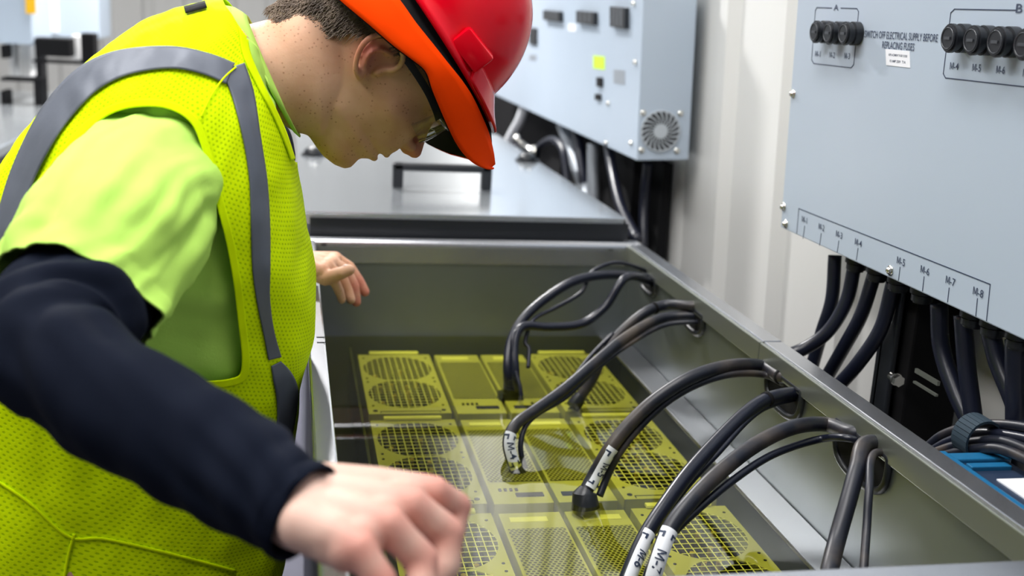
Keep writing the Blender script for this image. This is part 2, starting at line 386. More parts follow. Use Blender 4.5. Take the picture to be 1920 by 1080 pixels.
def make_miner(mirror):
    """origin: the corner of the footprint; 0..L along y; hash side 0..HW, supply beyond"""
    L = .328; HW = .140; PW0, PW1 = .150, .236
    r = empty('mining_machine')
    def X(a): return -a if mirror else a
    def bx(mb, a, b, *k, **kw): return mb.box(min(X(a), X(b)), max(X(a), X(b)), *k, **kw)
    mb = MB()
    bx(mb, 0, .002, 0, L, -.13, -.0005); bx(mb, HW - .002, HW, 0, L, -.13, -.0005); bx(mb, 0, HW, 0, .002, -.13, -.0005); bx(mb, 0, HW, L - .002, L, -.13, -.0005); bx(mb, 0, HW, 0, L, -.135, -.13)
    ch = mb.build('chassis', M['miner'], r)
    mb = MB(); x0, x1 = sorted((X(0), X(HW))); cx = (x0 + x1) / 2
    y0, y1 = .030, L - .012; mid = (y0 + y1) / 2
    holes = [(cx, (y0 + mid) / 2 + .0, .064, .073), (cx, (mid + y1) / 2, .064, .073)]
    hole_plate(mb, x0, x1, y0, y1, 0, holes); mb.box(x0, x1, 0, y0, -.002, 0); mb.box(x0, x1, y1, L, -.002, 0)
    bmesh.ops.remove_doubles(mb.bm, verts=mb.bm.verts, dist=1e-5)
    fp = mb.build('fan_plate', M['miner'], r)
    mb = MB()
    for (sx, sy) in ((x0 + .010, .040), (x1 - .010, .040), (x0 + .010, L - .022), (x1 - .010, L - .022), (x0 + .009, mid - .008), (x1 - .009, mid - .008), (x0 + .009, mid + .012), (x1 - .009, mid + .012)):
        mb.cyl((sx, sy, .0003), (0, 0, 1), .0022, .001, 10)
    for q in mb.parts(): q.build('screw_hole', M['blackm'], fp)
    for (hx, hy, rx, ry) in holes:
        mb = MB()
        for k in range(-5, 6):
            x = hx + k * .0115; t = 1 - ((x - hx) / rx) ** 2
            if t > 0: h = ry * math.sqrt(t); mb.box(x - .0007, x + .0007, hy - h, hy + h, -.0004, .0004)
            y = hy + k * .0135; t = 1 - ((y - hy) / ry) ** 2
            if t > 0: h = rx * math.sqrt(t); mb.box(hx - h, hx + h, y - .0007, y + .0007, .0002, .0008)
        mb.build('fan_grille', M['wire'], r)
    mb = MB()
    for k in range(5): bx(mb, .018 + k * .024, .022 + k * .024, .02, L - .02, -.12, -.022)
    for q in mb.parts(): q.build('circuit_board', M['minerdark'], r)
    mb = MB()
    for k in range(18):
        a = random.choice((.032, .056, .080, .104, .120)); y = random.uniform(.05, L - .03)
        x = X(a + random.uniform(-.004, .004)); mb.cyl((x, y, -.024), (0, 0, 1), .004, .012, 8)
    for q in mb.parts(): q.build('capacitor', M['gold'], r)
    if True:   # flat handle bar over the near edge
        mb = MB(); bx(mb, .022, .118, L - .004, L + .007, .001, .0055, .001); mb.build('handle_bar', M['wire'], r)
    mb = MB(); bx(mb, .02, .122, .010, .011, .0001, .0008); bx(mb, .02, .021, .003, .011, .0001, .0008); bx(mb, .121, .122, .003, .011, .0001, .0008)
    mb.cyl((X(.012), .015, .0004), (0, 0, 1), .004, .0008, 12); mb.cyl((X(.128), .015, .0004), (0, 0, 1), .004, .0008, 12)
    mb.build('etched_outline', M['minerdark'], fp)
    ps = bx(MB(), PW0, PW1, 0, L, -.135, -.001, .001).build('power_supply', M['miner'], r)
    mb = MB(); uvbox_top(mb, min(X(PW0 + .004), X(PW1 - .004)), max(X(PW0 + .004), X(PW1 - .004)), .072, L - .050, 0.0); mb.build('perforated_cover', M['perf'], ps)
    bx(MB(), PW0 + .012, PW1 - .022, L - .030, L - .016, -.001, .0004).build('label_sticker', M['sticker'], ps)
    mb = MB(); bx(mb, PW0 + .036, PW1 - .010, .020, .032, -.001, .0006)
    for k in range(4): bx(mb, PW0 + .014 + k * .008, PW0 + .018 + k * .008, .040, .048, -.001, .0005)
    mb.build('rating_print', M['minerdark'], ps)
    return r
rows = [(1.768, 'back row'), (1.410, 'middle row'), (1.052, 'front row')]
mL, mR = make_miner(False), make_miner(True)
first = {'L': mL, 'R': mR}; used = set()
desc = {('L', 0): 'greyish mining machine under coolant, back row, left, with bright bar over its grille', ('R', 0): 'mining machine under coolant, back row, right, where the two furthest cables plug in',
        ('L', 1): 'yellow looking mining machine under coolant, middle row, left, just beyond the resting hand', ('R', 1): 'mining machine under coolant, middle row, right, below the cable tagged M-5',
        ('L', 2): 'mining machine under coolant, front row, left, partly hidden by the near fist', ('R', 2): 'mining machine under coolant, front row, right, behind the cables tagged M-6 and M-7'}
for i, (y, nm) in enumerate(rows):
    for sd in 'LR':
        o = first[sd] if sd not in used else copy_tree(first[sd]); used.add(sd)
        o.location = (.134 if sd == 'L' else .613, y, ZM)
        tag(o, desc[(sd, i)], 'mining machine', 'machines submerged in the tank')

# ================================================================== LID
lid = empty('tank_lid', (.36, 2.98, 1.045)); LX0, LX1, LY0, LY1 = .02, .695, 2.222, 3.76
tag(lid, 'closed grey steel lid with a black arched handle behind the open tank', 'lid')
def wp(mb, name, m, par, sm=False):
    o = mb.build(name, m, None, sm); o.parent = par
    if par.type == 'EMPTY': o.matrix_parent_inverse = Matrix.Translation(-par.location)
    return o
wp(MB().box(LX0, LX1, LY0, LY1, 1.040, 1.045, .0015).box(LX0, LX1, LY0, LY0 + .004, 1.020, 1.041).box(LX1 - .004, LX1, LY0, LY1, 1.026, 1.041).box(LX0, LX0 + .004, LY0, LY1, 1.026, 1.041), 'lid_panel', M['lid'], lid)
ha = PZ(745, 352, 1.045); hb = PZ(908, 354, 1.045); hh = .058; hd = .012
mb = MB(); mb.box(ha.x - hd, ha.x + hd, ha.y - .012, ha.y + .012, 1.045, 1.045 + hh, .003); mb.box(hb.x - hd, hb.x + hd, ha.y - .012, ha.y + .012, 1.045, 1.045 + hh, .003)
mb.box(ha.x - hd, hb.x + hd, ha.y - .012, ha.y + .012, 1.045 + hh - .018, 1.045 + hh, .005)
wp(mb, 'lid_handle', M['black'], lid)
for px, py in ((988, 302), (588, 291)):
    c = PZ(px, py, 1.045)
    mb = MB(); mb.cyl((c.x, c.y, 1.0475), (0, 0, 1), .034, .005, 28, bev=.001); mb.sph((c.x, c.y, 1.050), .027, 24, (1, 1, .75))
    k = wp(mb, 'lid_latch', M['black'], lid)
    wp(MB().sph((c.x + .006, c.y - .008, 1.0680), .006, 12), 'latch_pin', M['chrome'], k)
# second tank below the lid
t2 = empty('immersion_tank', (.36, 2.98, 0)); tag(t2, 'closed steel tank under the grey lid, beyond the open tank', 'tank')
wp(MB().box(XL, XR, YF + .06, 3.74, .02, 1.012), 'tank_body', M['steel'], t2)
wp(MB().box(XL - .01, XR + .01, YF + .050, YF + .055, .96, 1.034), 'front_band', M['black'], t2)

# ================================================================== POWER CABINETS
def cab_pt(px, py): return PP(px, py, TP, TN)
YD = Vector((0, -1, 0))   # reading direction on a face that looks towards -x
def cabinet(y0, y1, height, depth, name_label):
    r = empty('power_cabinet', (.8, y0, 1.13), (0, TILT, 0)); tag(r, name_label, 'electrical cabinet')
    MB().box(0, depth, 0, y1 - y0, 0, height, .002).build('cabinet_body', M['cab'], r); return r
def cw(mb, name, m, par, sm=False):   # world-space mesh parented under a tilted cabinet
    o = mb.build(name, m, None, sm); o.parent = par
    bpy.context.view_layer.update()
    o.matrix_parent_inverse = par.matrix_world.inverted(); return o
c1 = cabinet(.55, 1.702, .95, .15, 'grey fuse cabinet marked SWITCH OFF ELECTRICAL SUPPLY, over the near end of the tank')
c2 = cabinet(2.512, 4.55, .42, .128, 'grey cabinet with a round fan vent on its end, above the closed lid')
# --- cabinet 1: fuse holders
def fuse(px, py, r_, ln):
    c = cab_pt(px, py); mb = MB()
    mb.cyl(c + TN * ln * .25, TN, r_, ln * .5, 28, bev=.001); mb.cyl(c + TN * ln * .58, TN, r_ * .86, ln * .2, 28); mb.cyl(c + TN * ln * .82, TN, r_, ln * .36, 28, bev=.0025)
    f = cw(mb, 'fuse_holder', M['black'], c1, 'auto')
    mb = MB(); ring = [c + TN * (ln + .0002) + (TUP * math.sin(a) + Vector((0, 1, 0)) * math.cos(a)) * r_ * .72 for a in [2 * PI * k / 24 for k in range(24)]]
    mb.tube(ring, .0006, 6, closed=True); mb.box(-.0007, .0007, -.006, .006, -.0016, .0016, mtx=Matrix.Translation(c + TN * (ln + .0006)) @ Matrix.Rotation(TILT, 4, 'Y'))
    cw(mb, 'fuse_slot', M['slot'], f)
for px, py in ((1554, 60), (1580, 62), (1610, 63)): fuse(px, py, .0165, .024)
for px, py in ((1814, 72), (1858, 76), (1905, 79), (1957, 84)): fuse(px, py, .0170, .026)
TH = TN * .0004
mb = MB()
def ln_(pts): strip(mb, [cab_pt(*p) + TN * .0002 for p in pts], .0012, TN, .0003)
ln_([(1560, 15), (1532, 14), (1529, 20), (1522, 112), (1526, 119), (1596, 127), (1601, 121), (1610, 22), (1607, 16), (1577, 15)])
ln_([(1905, 19), (1790, 17), (1783, 24), (1769, 138), (1773, 146), (1960, 167)])
ln_([(1494, 438), (1498, 391), (1857, 533), (1850, 601)])
for a in ((1508, 424, 447), (1539, 438, 460), (1572, 452, 473), (1608, 466, 487), (1687, 501, 525), (1732, 519, 545), (1779, 540, 566), (1832, 560, 592)): ln_([(a[0] + 1, a[1]), (a[0] - 2, a[2])])
cw(mb, 'printed_frame', M['ink'], c1)
mb = MB()
LET = []
def tx(s_, pl, pr, h, bold=.004):
    global mb
    if bold < .01: mb = MB(); LET.append(mb)
    a, b = cab_pt(*pl), cab_pt(*pr); d = b - a; add_text(mb, s_, (a + b) / 2 + TN * .0007, YD, TUP, abs(d.y), h, bold)
tx('A', (1564, 14), (1573, 14), .0085); tx('B', (1906, 15), (1918, 16), .0095)
for s_, x, y in (('M-1', 1534, 101), ('M-2', 1561, 103), ('M-3', 1589, 105)): tx(s_, (x - 5, y), (x + 5, y), .0085)
for s_, x, y in (('M-4', 1790, 124), ('M-5', 1832, 127), ('M-6', 1877, 131), ('M-7', 1927, 137)): tx(s_, (x - 8, y), (x + 8, y), .0085)
for s_, x, y in (('M-1', 1509, 412), ('M-2', 1541, 426), ('M-3', 1574, 440), ('M-4', 1610, 455), ('M-5', 1690, 490), ('M-6', 1735, 507), ('M-7', 1783, 527), ('M-8', 1835, 548)):
    k = 5 + (x - 1509) / 326 * 5; tx(s_, (x - k, y), (x + k, y), .0095)
tx('SWITCH OFF ELECTRICAL SUPPLY BEFORE', (1622, 63), (1759, 72), .0095); tx('REPLACING FUSES', (1655, 84), (1715, 88), .0095)
for q in LET: cw(q, 'printed_lettering', M['ink'], c1)
a, b = cab_pt(1661, 92), cab_pt(1706, 96); cc = cab_pt(1662, 122)
mb = MB().prism([a, b, b + (cc - a), cc], TN * .0006); st = cw(mb, 'white_label', M['tag'], c1)
mb = MB(); tx('REPLACEMENT FUSE CODE', (1667, 103), (1702, 105), .003, .02); tx('10 AMP 250V  T1A', (1669, 115), (1699, 116), .0035, .02); cw(mb, 'label_print', M['ink'], st)
mb = MB()
for px, py in ((1485, 176), (1467, 388), (1471, 420), (1667, 507)):
    c = cab_pt(px + 3, py); mb.sph(c + TN * .002, .0052, 12, (1, 1, 1)); mb.cyl(c + TN * .0008, TN, .0072, .0016, 16)
for q in mb.parts(.01): cw(q, 'screw', M['chrome'], c1, True)
mb = MB()
for px, py in ((1566, 476), (1603, 494), (1640, 512), (1675, 532), (1760, 575), (1805, 592), (1855, 614), (1905, 634)):
    c = PZ(px, py, 1.129)
    if abs(c.x - .85) > .05: c.x = .85
    mb.cyl((.835, c.y, 1.124), (0, 0, 1), .017, .016, 18); mb.cyl((.835, c.y, 1.110), (0, 0, 1), .0145, .014, 18, bev=.003)
for q in mb.parts(.016): cw(q, 'cable_gland', M['black'], c1, 'auto')
GLY = [PP(px, py, Vector((.835, 0, 1.12)), Vector((1, 0, 0))).y for px, py in ((1566, 476), (1603, 494), (1640, 512), (1675, 532), (1760, 575), (1805, 592), (1855, 614), (1905, 634))]
# --- cabinet 2
def rect(px0, py0, px1, py1, th, name, m, par=c2, sink=0):
    a, b, c = cab_pt(px0, py0), cab_pt(px1, py0 + (px1 - px0) * .1), cab_pt(px0, py1)
    mb = MB().prism([a - TN * sink, b - TN * sink, b + (c - a) - TN * sink, c - TN * sink], TN * (th + sink)); return cw(mb, name, m, par)
for q in ((1025, 19, 1056, 37), (1088, 20, 1121, 43), (1152, 12, 1180, 50)):
    so = rect(*q, .012, 'socket_block', M['black'])
    mb = MB()
    for k in range(1, 4):
        x = q[0] + (q[2] - q[0]) * k / 4; a, b = cab_pt(x, q[1] + 1) + TN * .012, cab_pt(x, q[3] - 2) + TN * .012; strip(mb, [a, b], .004, TN, .0006)
    for q in mb.parts(): cw(q, 'socket_slot', M['greyp'], so)
rect(1113, 104, 1134, 128, .001, 'lime_note', M['lime']); rect(1151, 130, 1172, 156, .001, 'grey_label', M['greyp'])
rect(1122, 145, 1131, 162, .006, 'rocker_switch', M['blackm']); rect(1119, 176, 1128, 187, .006, 'socket', M['blackm'])
rect(995, 52, 1008, 82, .006, 'switch', M['black']); rect(993, 102, 1006, 112, .001, 'small_label', M['greyp']); rect(1066, 44, 1080, 58, .001, 'white_note', M['tag'])
mb = MB()
for px, py in ((1193, 117), (1142, 194), (1185, 268), (1138, 268), (1190, 6)):
    c = cab_pt(px, py); mb.sph(c + TN * .002, .007, 12)
ye = 2.512; sc_ = (2, 2)
def end_pt(px, py): return PY(px, py, ye - .0005)
for px, py in ((1206, 212), (1276, 213), (1203, 282), (1269, 283)): mb.sph(end_pt(px, py), .008, 12, (1, .5, 1))
for q in mb.parts(.01): cw(q, 'screw', M['chrome'], c2, True)
fc = end_pt(1238, 246); fr_ = .046
vent = cw(MB().cyl((fc.x, fc.y - .0005, fc.z), (0, 1, 0), fr_, .002, 40), 'fan_vent', M['blackm'], c2)
mb = MB(); mb.cyl((fc.x, fc.y - .003, fc.z), (0, 1, 0), .017, .004, 28)
ring = [(fc.x + (fr_ + .001) * math.cos(2 * PI * k / 48), fc.y - .002, fc.z + (fr_ + .001) * math.sin(2 * PI * k / 48)) for k in range(48)]
mb.tube(ring, .0022, 6, closed=True)
for k in range(20):
    a = 2 * PI * k / 20; pts = []
    for t in (0, .33, .66, 1):
        rr = lin(.014, fr_, t); aa = a + .42 * t; pts.append((rr * math.cos(aa), rr * math.sin(aa), rr, aa))
    for (xa, za, ra, aa), (xb, zb, rb, ab) in zip(pts[:-1], pts[1:]):
        wa, wb = .05 * ra, .05 * rb
        q = [(fc.x + xa - wa * -math.sin(aa), fc.y - .0045, fc.z + za - wa * math.cos(aa)), (fc.x + xb + wb * math.sin(ab), fc.y - .0045, fc.z + zb - wb * math.cos(ab)), (fc.x + xb - wb * math.sin(ab), fc.y - .0045, fc.z + zb + wb * math.cos(ab)), (fc.x + xa - wa * math.sin(aa), fc.y - .0045, fc.z + za + wa * math.cos(aa))]
        mb.prism(q, (0, .003, 0))
cw(mb, 'vent_grille', M['cabend'], vent)

# ================================================================== CABLES
def cable(name, label, pts, r, m='cable', group=None, par=None, n=10, seg=16):
    sp = spline(pts, n); o = MB().tube(sp, r, seg).build(name, M[m], par, True)
    if label: tag(o, label, 'cable', group)
    return o, sp
def at3(l): return [PY(x, y, d) for x, y, d in l]
def cable_tag(o, sp, r, i0, i1, txt, side, flip=1):
    """white tag wrapped on the part of the cable between two spline indexes, facing the viewer"""
    seg = sp[i0:i1 + 1]; L = [0]
    for a, b in zip(seg[:-1], seg[1:]): L.append(L[-1] + (b - a).length)
    def frame(s_):
        s_ = max(0, min(L[-1] - 1e-6, s_)); k = max(j for j in range(len(L) - 1) if L[j] <= s_ + 1e-9)
        t = (s_ - L[k]) / (L[k + 1] - L[k]); p = seg[k].lerp(seg[k + 1], t); T = (seg[k + 1] - seg[k]).normalized()
        V = (CAM_O - p); V = (V - T * V.dot(T)).normalized(); S = V.cross(T) ; V = (V * math.cos(side) + S * math.sin(side)).normalized(); S = V.cross(T)
        return p, T, V, S
    rr = r + .0012; mb = MB(); NA = 10; prev = None; ns = 14
    for i in range(ns + 1):
        s_ = L[-1] * i / ns; p, T, V, S = frame(s_)
        hw = 1.15 if (i < 2 or i > ns - 2) else 1.0
        cur = [mb.bm.verts.new(p + (V * math.cos(a) + S * math.sin(a)) * rr) for a in [lin(-hw, hw, k / NA) for k in range(NA + 1)]]
        if prev:
            for k in range(NA): mb.bm.faces.new((prev[k], prev[k + 1], cur[k + 1], cur[k]))
        prev = cur
    tg = mb.build('cable_tag', M['tag'], o, True); tg['label'] = 'white tag printed ' + txt
    bm = text_bm(txt, .012); bmesh.ops.triangulate(bm, faces=bm.faces)
    xs = [v.co.x for v in bm.verts]; ys = [v.co.y for v in bm.verts]; W = max(xs) - min(xs); H = max(ys) - min(ys); hgt = r * 1.15; sc = hgt / H
    for v in bm.verts:
        s_ = L[-1] / 2 + (v.co.x - (max(xs) + min(xs)) / 2) * sc; a = (v.co.y - (max(ys) + min(ys)) / 2) * sc / rr * flip
        p, T, V, S = frame(s_); v.co = p + (V * math.cos(a) + S * math.sin(a)) * (rr + .0008)
    mb = MB(); mb.add(bm)
    for s0 in (.10, .90):      # printed corner marks
        for a0 in (-.75, .75):
            for (ds, da, ls, la) in ((0, 0, .0012, .30), (.002 * (1 if s0 < .5 else -1), -.28 if a0 > 0 else .28, .0035, .12)):
                q = []
                for u, v_ in ((-ls, -la), (ls, -la), (ls, la), (-ls, la)):
                    p, T, V, S = frame(L[-1] * s0 + ds + u); a = a0 + da + v_; q.append(p + (V * math.cos(a) + S * math.sin(a)) * (rr + .0006))
                mb.quad(*q)
    mb.build('tag_print', M['ink'], tg)
g1, g2, g3, g4 = GC
INW = 'cables from the machines to the right wall of the tank'
def G(c, dy=0, dz=0): return Vector((XR + .03, c.y + dy, c.z + dz))
y1e = PZ(958, 742, .79).y
cA = [G(g1, .01, .0)] + at3([(1222, 522, g1.y), (1150, 515, 1.97), (1080, 526, 1.95), (1020, 562, 1.93), (978, 602, 1.9), (957, 645, 1.87), (952, 695, 1.84), (957, 738, y1e)])
o, sp = cable('power_cable', 'glossy dark cable arching from the furthest grommet to the back row plug', cA, .0088, group=INW)
pe = sp[-1]
mb = MB(); mb.tube([pe + Vector((0, 0, .045)), pe + Vector((0, 0, .01)), pe], [.0105, .0125, .015], 16)
for k in range(4): mb.tube([pe + Vector((0, 0, .03 - k * .006)), pe + Vector((0, 0, .027 - k * .006))], .0135, 16)
mb.box(pe.x - .022, pe.x + .022, pe.y - .012, pe.y + .012, pe.z - .012, pe.z + .004, .003)
mb.build('plug', M['black'], o, 'auto')
cable('power_cable', 'dark cable sagging low in an S from the furthest grommet to the back row', [G(g1, -.02, -.005)] + at3([(1224, 530, g1.y - .02), (1175, 520, 1.93), (1135, 575, 1.91), (1090, 607, 1.90), (1030, 613, 1.89), (982, 612, 1.88), (965, 640, 1.86), (966, 700, 1.83), (968, 740, y1e)]), .0080, group=INW)
cable('thin_cable', 'thin dark wire looping highest from the furthest grommet', [G(g1, .02, .015)] + at3([(1222, 510, g1.y + .02), (1160, 492, 1.99), (1110, 510, 1.97), (1090, 548, 1.95), (1040, 578, 1.93), (1000, 600, 1.9), (985, 640, 1.88), (992, 655, 1.87), (990, 690, 1.85)]), .0038, group=INW)
cable('thin_cable', 'thin dark wire beside the back row plug', at3([(985, 612, 1.88), (962, 630, 1.86), (966, 690, 1.83), (975, 725, 1.81), (978, 750, 1.80)]), .0036, group=INW)
cB = [G(g2, .01, .01)] + at3([(1300, 574, g2.y), (1250, 572, 1.80), (1208, 587, 1.79), (1160, 628, 1.78), (1130, 668, 1.77), (1110, 712, 1.77), (1082, 752, 1.77)])
o, sp = cable('power_cable', 'short thick cable from the second grommet down to the back right machine', cB, .0092, 'cabledust', group=INW)
mb = MB(); mb.tube([sp[-4], sp[-1], sp[-1] + (sp[-1] - sp[-4])], [.010, .013, .013], 14); mb.build('plug', M['black'], o, 'auto')
k = int(len(sp) * .36)
MB().tube([sp[k] , sp[k + 1]], .0108, 14).build('cable_tie', M['blackm'], o, True)
cC = [G(g2, -.005, -.008)] + at3([(1302, 592, g2.y), (1240, 597, 1.77), (1180, 628, 1.72), (1125, 672, 1.67), (1060, 728, 1.62), (1005, 768, 1.58), (968, 795, 1.55), (953, 828, 1.53), (962, 868, 1.52), (982, 905, 1.52)])
o, sp = cable('power_cable', 'cable bending from the second grommet to the middle row, tagged near its end', cC, .0090, 'cabledust', group=INW)
cable_tag(o, sp, .0095, len(sp) - 25, len(sp) - 9, 'M-4', 0.35)
mb = MB(); e = sp[-1]; mb.tube([sp[-9], sp[-4], e, e + Vector((.004, -.004, -.02))], [.0105, .013, .018, .022], 14); mb.build('plug', M['black'], o, 'auto')
cable('thin_cable', 'thin wire following the second grommet cables to the middle row', [G(g2, -.02, -.02)] + at3([(1303, 604, g2.y - .02), (1240, 612, 1.75), (1170, 652, 1.70), (1115, 695, 1.66), (1060, 745, 1.62), (1010, 775, 1.58), (985, 800, 1.56), (976, 840, 1.54), (986, 880, 1.53), (1000, 915, 1.52)]), .0042, 'cabledust', group=INW)
cable('thin_cable', 'thin wire crossing behind the second grommet cables', at3([(1150, 625, 1.78), (1110, 665, 1.76), (1075, 710, 1.73), (1050, 745, 1.72)]), .0038, group=INW)
cD = [G(g3, .02, .012)] + at3([(1470, 708, g3.y + .01), (1430, 687, 1.46), (1370, 686, 1.43), (1300, 706, 1.41), (1235, 745, 1.40), (1183, 792, 1.39), (1143, 842, 1.38), (1116, 888, 1.38), (1096, 925, 1.37)])
o, sp = cable('power_cable', 'thick cable with a white tag reading M-5', cD, .0098, 'cabledust', group=INW)
cable_tag(o, sp, .0100, len(sp) - 22, len(sp) - 4, 'M-5', .75)
mb = MB(); e = sp[-1]; mb.tube([sp[-3], e, e + Vector((.002, -.004, -.02))], [.011, .017, .020], 14); mb.build('plug', M['black'], o, 'auto')
k = 11; MB().tube([sp[k], sp[k + 1]], .0112, 14).build('cable_tie', M['blackm'], o, True)
cable('thin_cable', 'thin wire running under the cable tagged M-5', [G(g3, .0, .0)] + at3([(1478, 722, g3.y), (1435, 703, 1.44), (1370, 702, 1.42), (1305, 722, 1.41), (1245, 758, 1.40), (1195, 806, 1.39), (1160, 852, 1.38), (1138, 895, 1.38), (1124, 930, 1.37)]), .0052, 'cabledust', group=INW)
cE = [G(g3, -.04, -.012)] + at3([(1492, 738, g3.y - .035), (1440, 748, 1.33), (1398, 775, 1.30), (1342, 830, 1.26), (1290, 888, 1.22), (1245, 950, 1.18), (1210, 1005, 1.15), (1183, 1065, 1.12), (1165, 1120, 1.10), (1160, 1170, 1.09)])
o, sp = cable('power_cable', 'thick cable with a white tag reading M-6', cE, .0094, 'cable', group=INW)
cable_tag(o, sp, .0094, 69, 88, 'M-6', .62)
MB().tube([sp[20], sp[21]], .0108, 14).build('cable_tie', M['blackm'], o, True)
cable('thin_cable', 'thin dark wire beside the cable tagged M-6', at3([(1500, 745, g3.y - .03), (1440, 762, 1.325), (1400, 790, 1.29), (1350, 845, 1.25), (1290, 910, 1.22), (1235, 985, 1.18), (1205, 1030, 1.15), (1180, 1085, 1.12)]), .0040, 'cable', group=INW)
cF = [G(g4, .02, .012)] + at3([(1600, 812, g4.y + .02), (1550, 796, 1.24), (1488, 801, 1.21), (1420, 832, 1.18), (1350, 885, 1.14), (1295, 940, 1.11), (1257, 990, 1.09), (1235, 1045, 1.07), (1218, 1105, 1.06), (1212, 1160, 1.05)])
o, sp = cable('power_cable', 'thick cable with a white tag reading M-7', cF, .0096, 'cabledust', group=INW)
cable_tag(o, sp, .0096, 71, 92, 'M-7', .15)
cable('thin_cable', 'thin wire under the cable tagged M-7', [G(g4, .01, -.01)] + at3([(1590, 822, g4.y + .01), (1535, 824, 1.22), (1450, 852, 1.18), (1375, 900, 1.14), (1305, 958, 1.11), (1255, 1008, 1.09), (1220, 1062, 1.07), (1205, 1110, 1.06)]), .0048, group=INW)
cable('power_cable', 'thick dusty cable hanging almost straight down from the nearest grommet', [G(g4, -.03, .005)] + at3([(1624, 832, g4.y - .035), (1607, 880, 1.10), (1590, 940, 1.07), (1570, 1010, 1.04), (1553, 1080, 1.00), (1540, 1160, .97)]), .0100, 'cabledust', group=INW)
cable('thin_cable', 'thin dusty wire hanging down from the nearest grommet', [G(g4, -.05, -.005)] + at3([(1640, 850, g4.y - .055), (1630, 915, 1.06), (1625, 990, 1.03), (1619, 1070, .99), (1612, 1150, .96)]), .0048, 'cabledust', group=INW)

# feeds below the fuse cabinet
OUT = 'cables hanging from the fuse cabinet'
def feed(i, pts, lab, r=.0105): cable('feed_cable', lab, [Vector((.835, GLY[i], 1.112))] + [PX(x, y, X_) for x, y, X_ in pts], r, group=OUT)
feed(0, [(1560, 560, .835), (1542, 620, .83), (1522, 690, .825), (1505, 760, .82)], 'leftmost dark cable below the fuse cabinet, dropping nearly straight')
feed(1, [(1587, 565, .83), (1552, 622, .81), (1505, 655, .78), (1460, 670, .745)], 'dark cable from the fuse cabinet curving left over the tank rim')
feed(2, [(1615, 590, .835), (1583, 650, .83), (1548, 712, .825), (1520, 770, .82)], 'dark cable from the fuse cabinet, third from the left')
feed(3, [(1652, 615, .83), (1610, 680, .815), (1565, 730, .80), (1520, 775, .78)], 'dark cable curving left just beside the black bracket')
feed(4, [(1765, 650, .84), (1790, 730, .845), (1825, 810, .85), (1850, 900, .85)], 'dark cable just right of the black bracket, slanting right', .0115)
feed(5, [(1812, 680, .84), (1822, 760, .845), (1835, 850, .85)], 'straight dark cable between two slanting ones right of the bracket', .0115)
feed(6, [(1872, 680, .84), (1900, 750, .845), (1925, 830, .85)], 'dark cable from the fuse cabinet slanting out of the right edge', .0115)
feed(7, [(1905, 720, .84), (1905, 800, .845), (1900, 900, .85)], 'rightmost dark cable below the fuse cabinet', .0125)
# black bracket on the wall
ya, yb = PX(1660, 560, .86).y, PX(1765, 600, .90).y
br = empty('wall_bracket', (.86, (ya + yb) / 2, .4)); tag(br, 'black metal bracket with a shiny bolt between the hanging cables', 'bracket')
wp(MB().box(.86, .945, yb, ya - .03, .05, 1.12, .004), 'bracket_post', M['blackm'], br)
wp(MB().box(.845, .853, yb + .02, ya - .02, .70, 1.11, .002).box(.845, .945, ya - .036, ya - .028, .70, 1.11, .002), 'bracket_plate', M['black'], br)
c = PX(1683, 713, .84); mb = MB(); mb.cyl(c, (0, 1, 0), .0085, .010, 6); mb.cyl(c + Vector((0, .012, 0)), (0, 1, 0), .0055, .014, 14); mb.cyl(c + Vector((0, .004, 0)), (0, 1, 0), .009, .002, 20)
wp(mb, 'bolt', M['chrome'], br)
c = PX(1737, 716, .842); [wp(q, 'clamp_bar', M['rimdull'], br) for q in MB().box(c.x - .002, c.x + .002, c.y - .028, c.y + .028, c.z - .011, c.z - .008).box(c.x - .002, c.x + .002, c.y - .028, c.y + .028, c.z + .004, c.z + .010).parts()]
# bundled cables with strap, blue module
BUN = 'strapped cables beside the blue module'
bl = [('topmost', [(1735, 842, .79), (1770, 815, .80), (1830, 798, .81), (1900, 798, .82), (1990, 815, .83)]), ('second', [(1742, 850, .785), (1780, 828, .795), (1835, 812, .805), (1900, 818, .815), (1990, 838, .825)]),
      ('third', [(1735, 856, .775), (1785, 838, .785), (1835, 828, .795), (1890, 830, .805), (1990, 872, .815)]), ('lowest', [(1745, 862, .78), (1790, 850, .78), (1835, 842, .785), (1890, 846, .795), (1990, 895, .805)])]
for nm, pts in bl: cable('bundled_cable', nm + ' of the four grey cables held by the dark strap at right', [PX(x, y, X_) for x, y, X_ in pts], .0062, 'cabledust' if nm != 'second' else 'cable', group=BUN)
c = PX(1833, 822, .797); mb = MB()
ring = [(c.x + .022 * math.cos(a), c.y + .0, c.z + .024 * math.sin(a)) for a in [2 * PI * k / 28 for k in range(28)]]
for k in range(28):
    a, b = Vector(ring[k]), Vector(ring[(k + 1) % 28]); mb.prism([a + Vector((0, -.015, 0)), b + Vector((0, -.015, 0)), b + Vector((0, .015, 0)), a + Vector((0, .015, 0))], (Vector((a.x - c.x, 0, a.z - c.z))).normalized() * .003)
tag(mb.build('cable_strap', M['velcro'], None, False), 'dark fabric strap wrapped round the cables at the right edge', 'strap')
p0 = PZ(1757, 858, .985); yb0 = p0.y
bm_ = empty('blue_module', (.78, yb0 - .25, 0)); tag(bm_, 'blue plastic power module with a white label outside the right rim', 'power module')
x0 = XR + .036
wp(MB().box(x0, x0 + .085, yb0 - .55, yb0, .93, .985, .003), 'module_body', M['bluedk'], bm_)
[wp(q, 'blue_edge', M['blue'], bm_) for q in MB().box(x0 - .002, x0 + .012, yb0 - .55, yb0 + .002, .975, .993, .002).box(x0, x0 + .085, yb0 - .018, yb0 + .002, .972, .990, .002).box(x0 + .02, x0 + .07, yb0 - .04, yb0 - .028, .984, .990, .001).parts()]
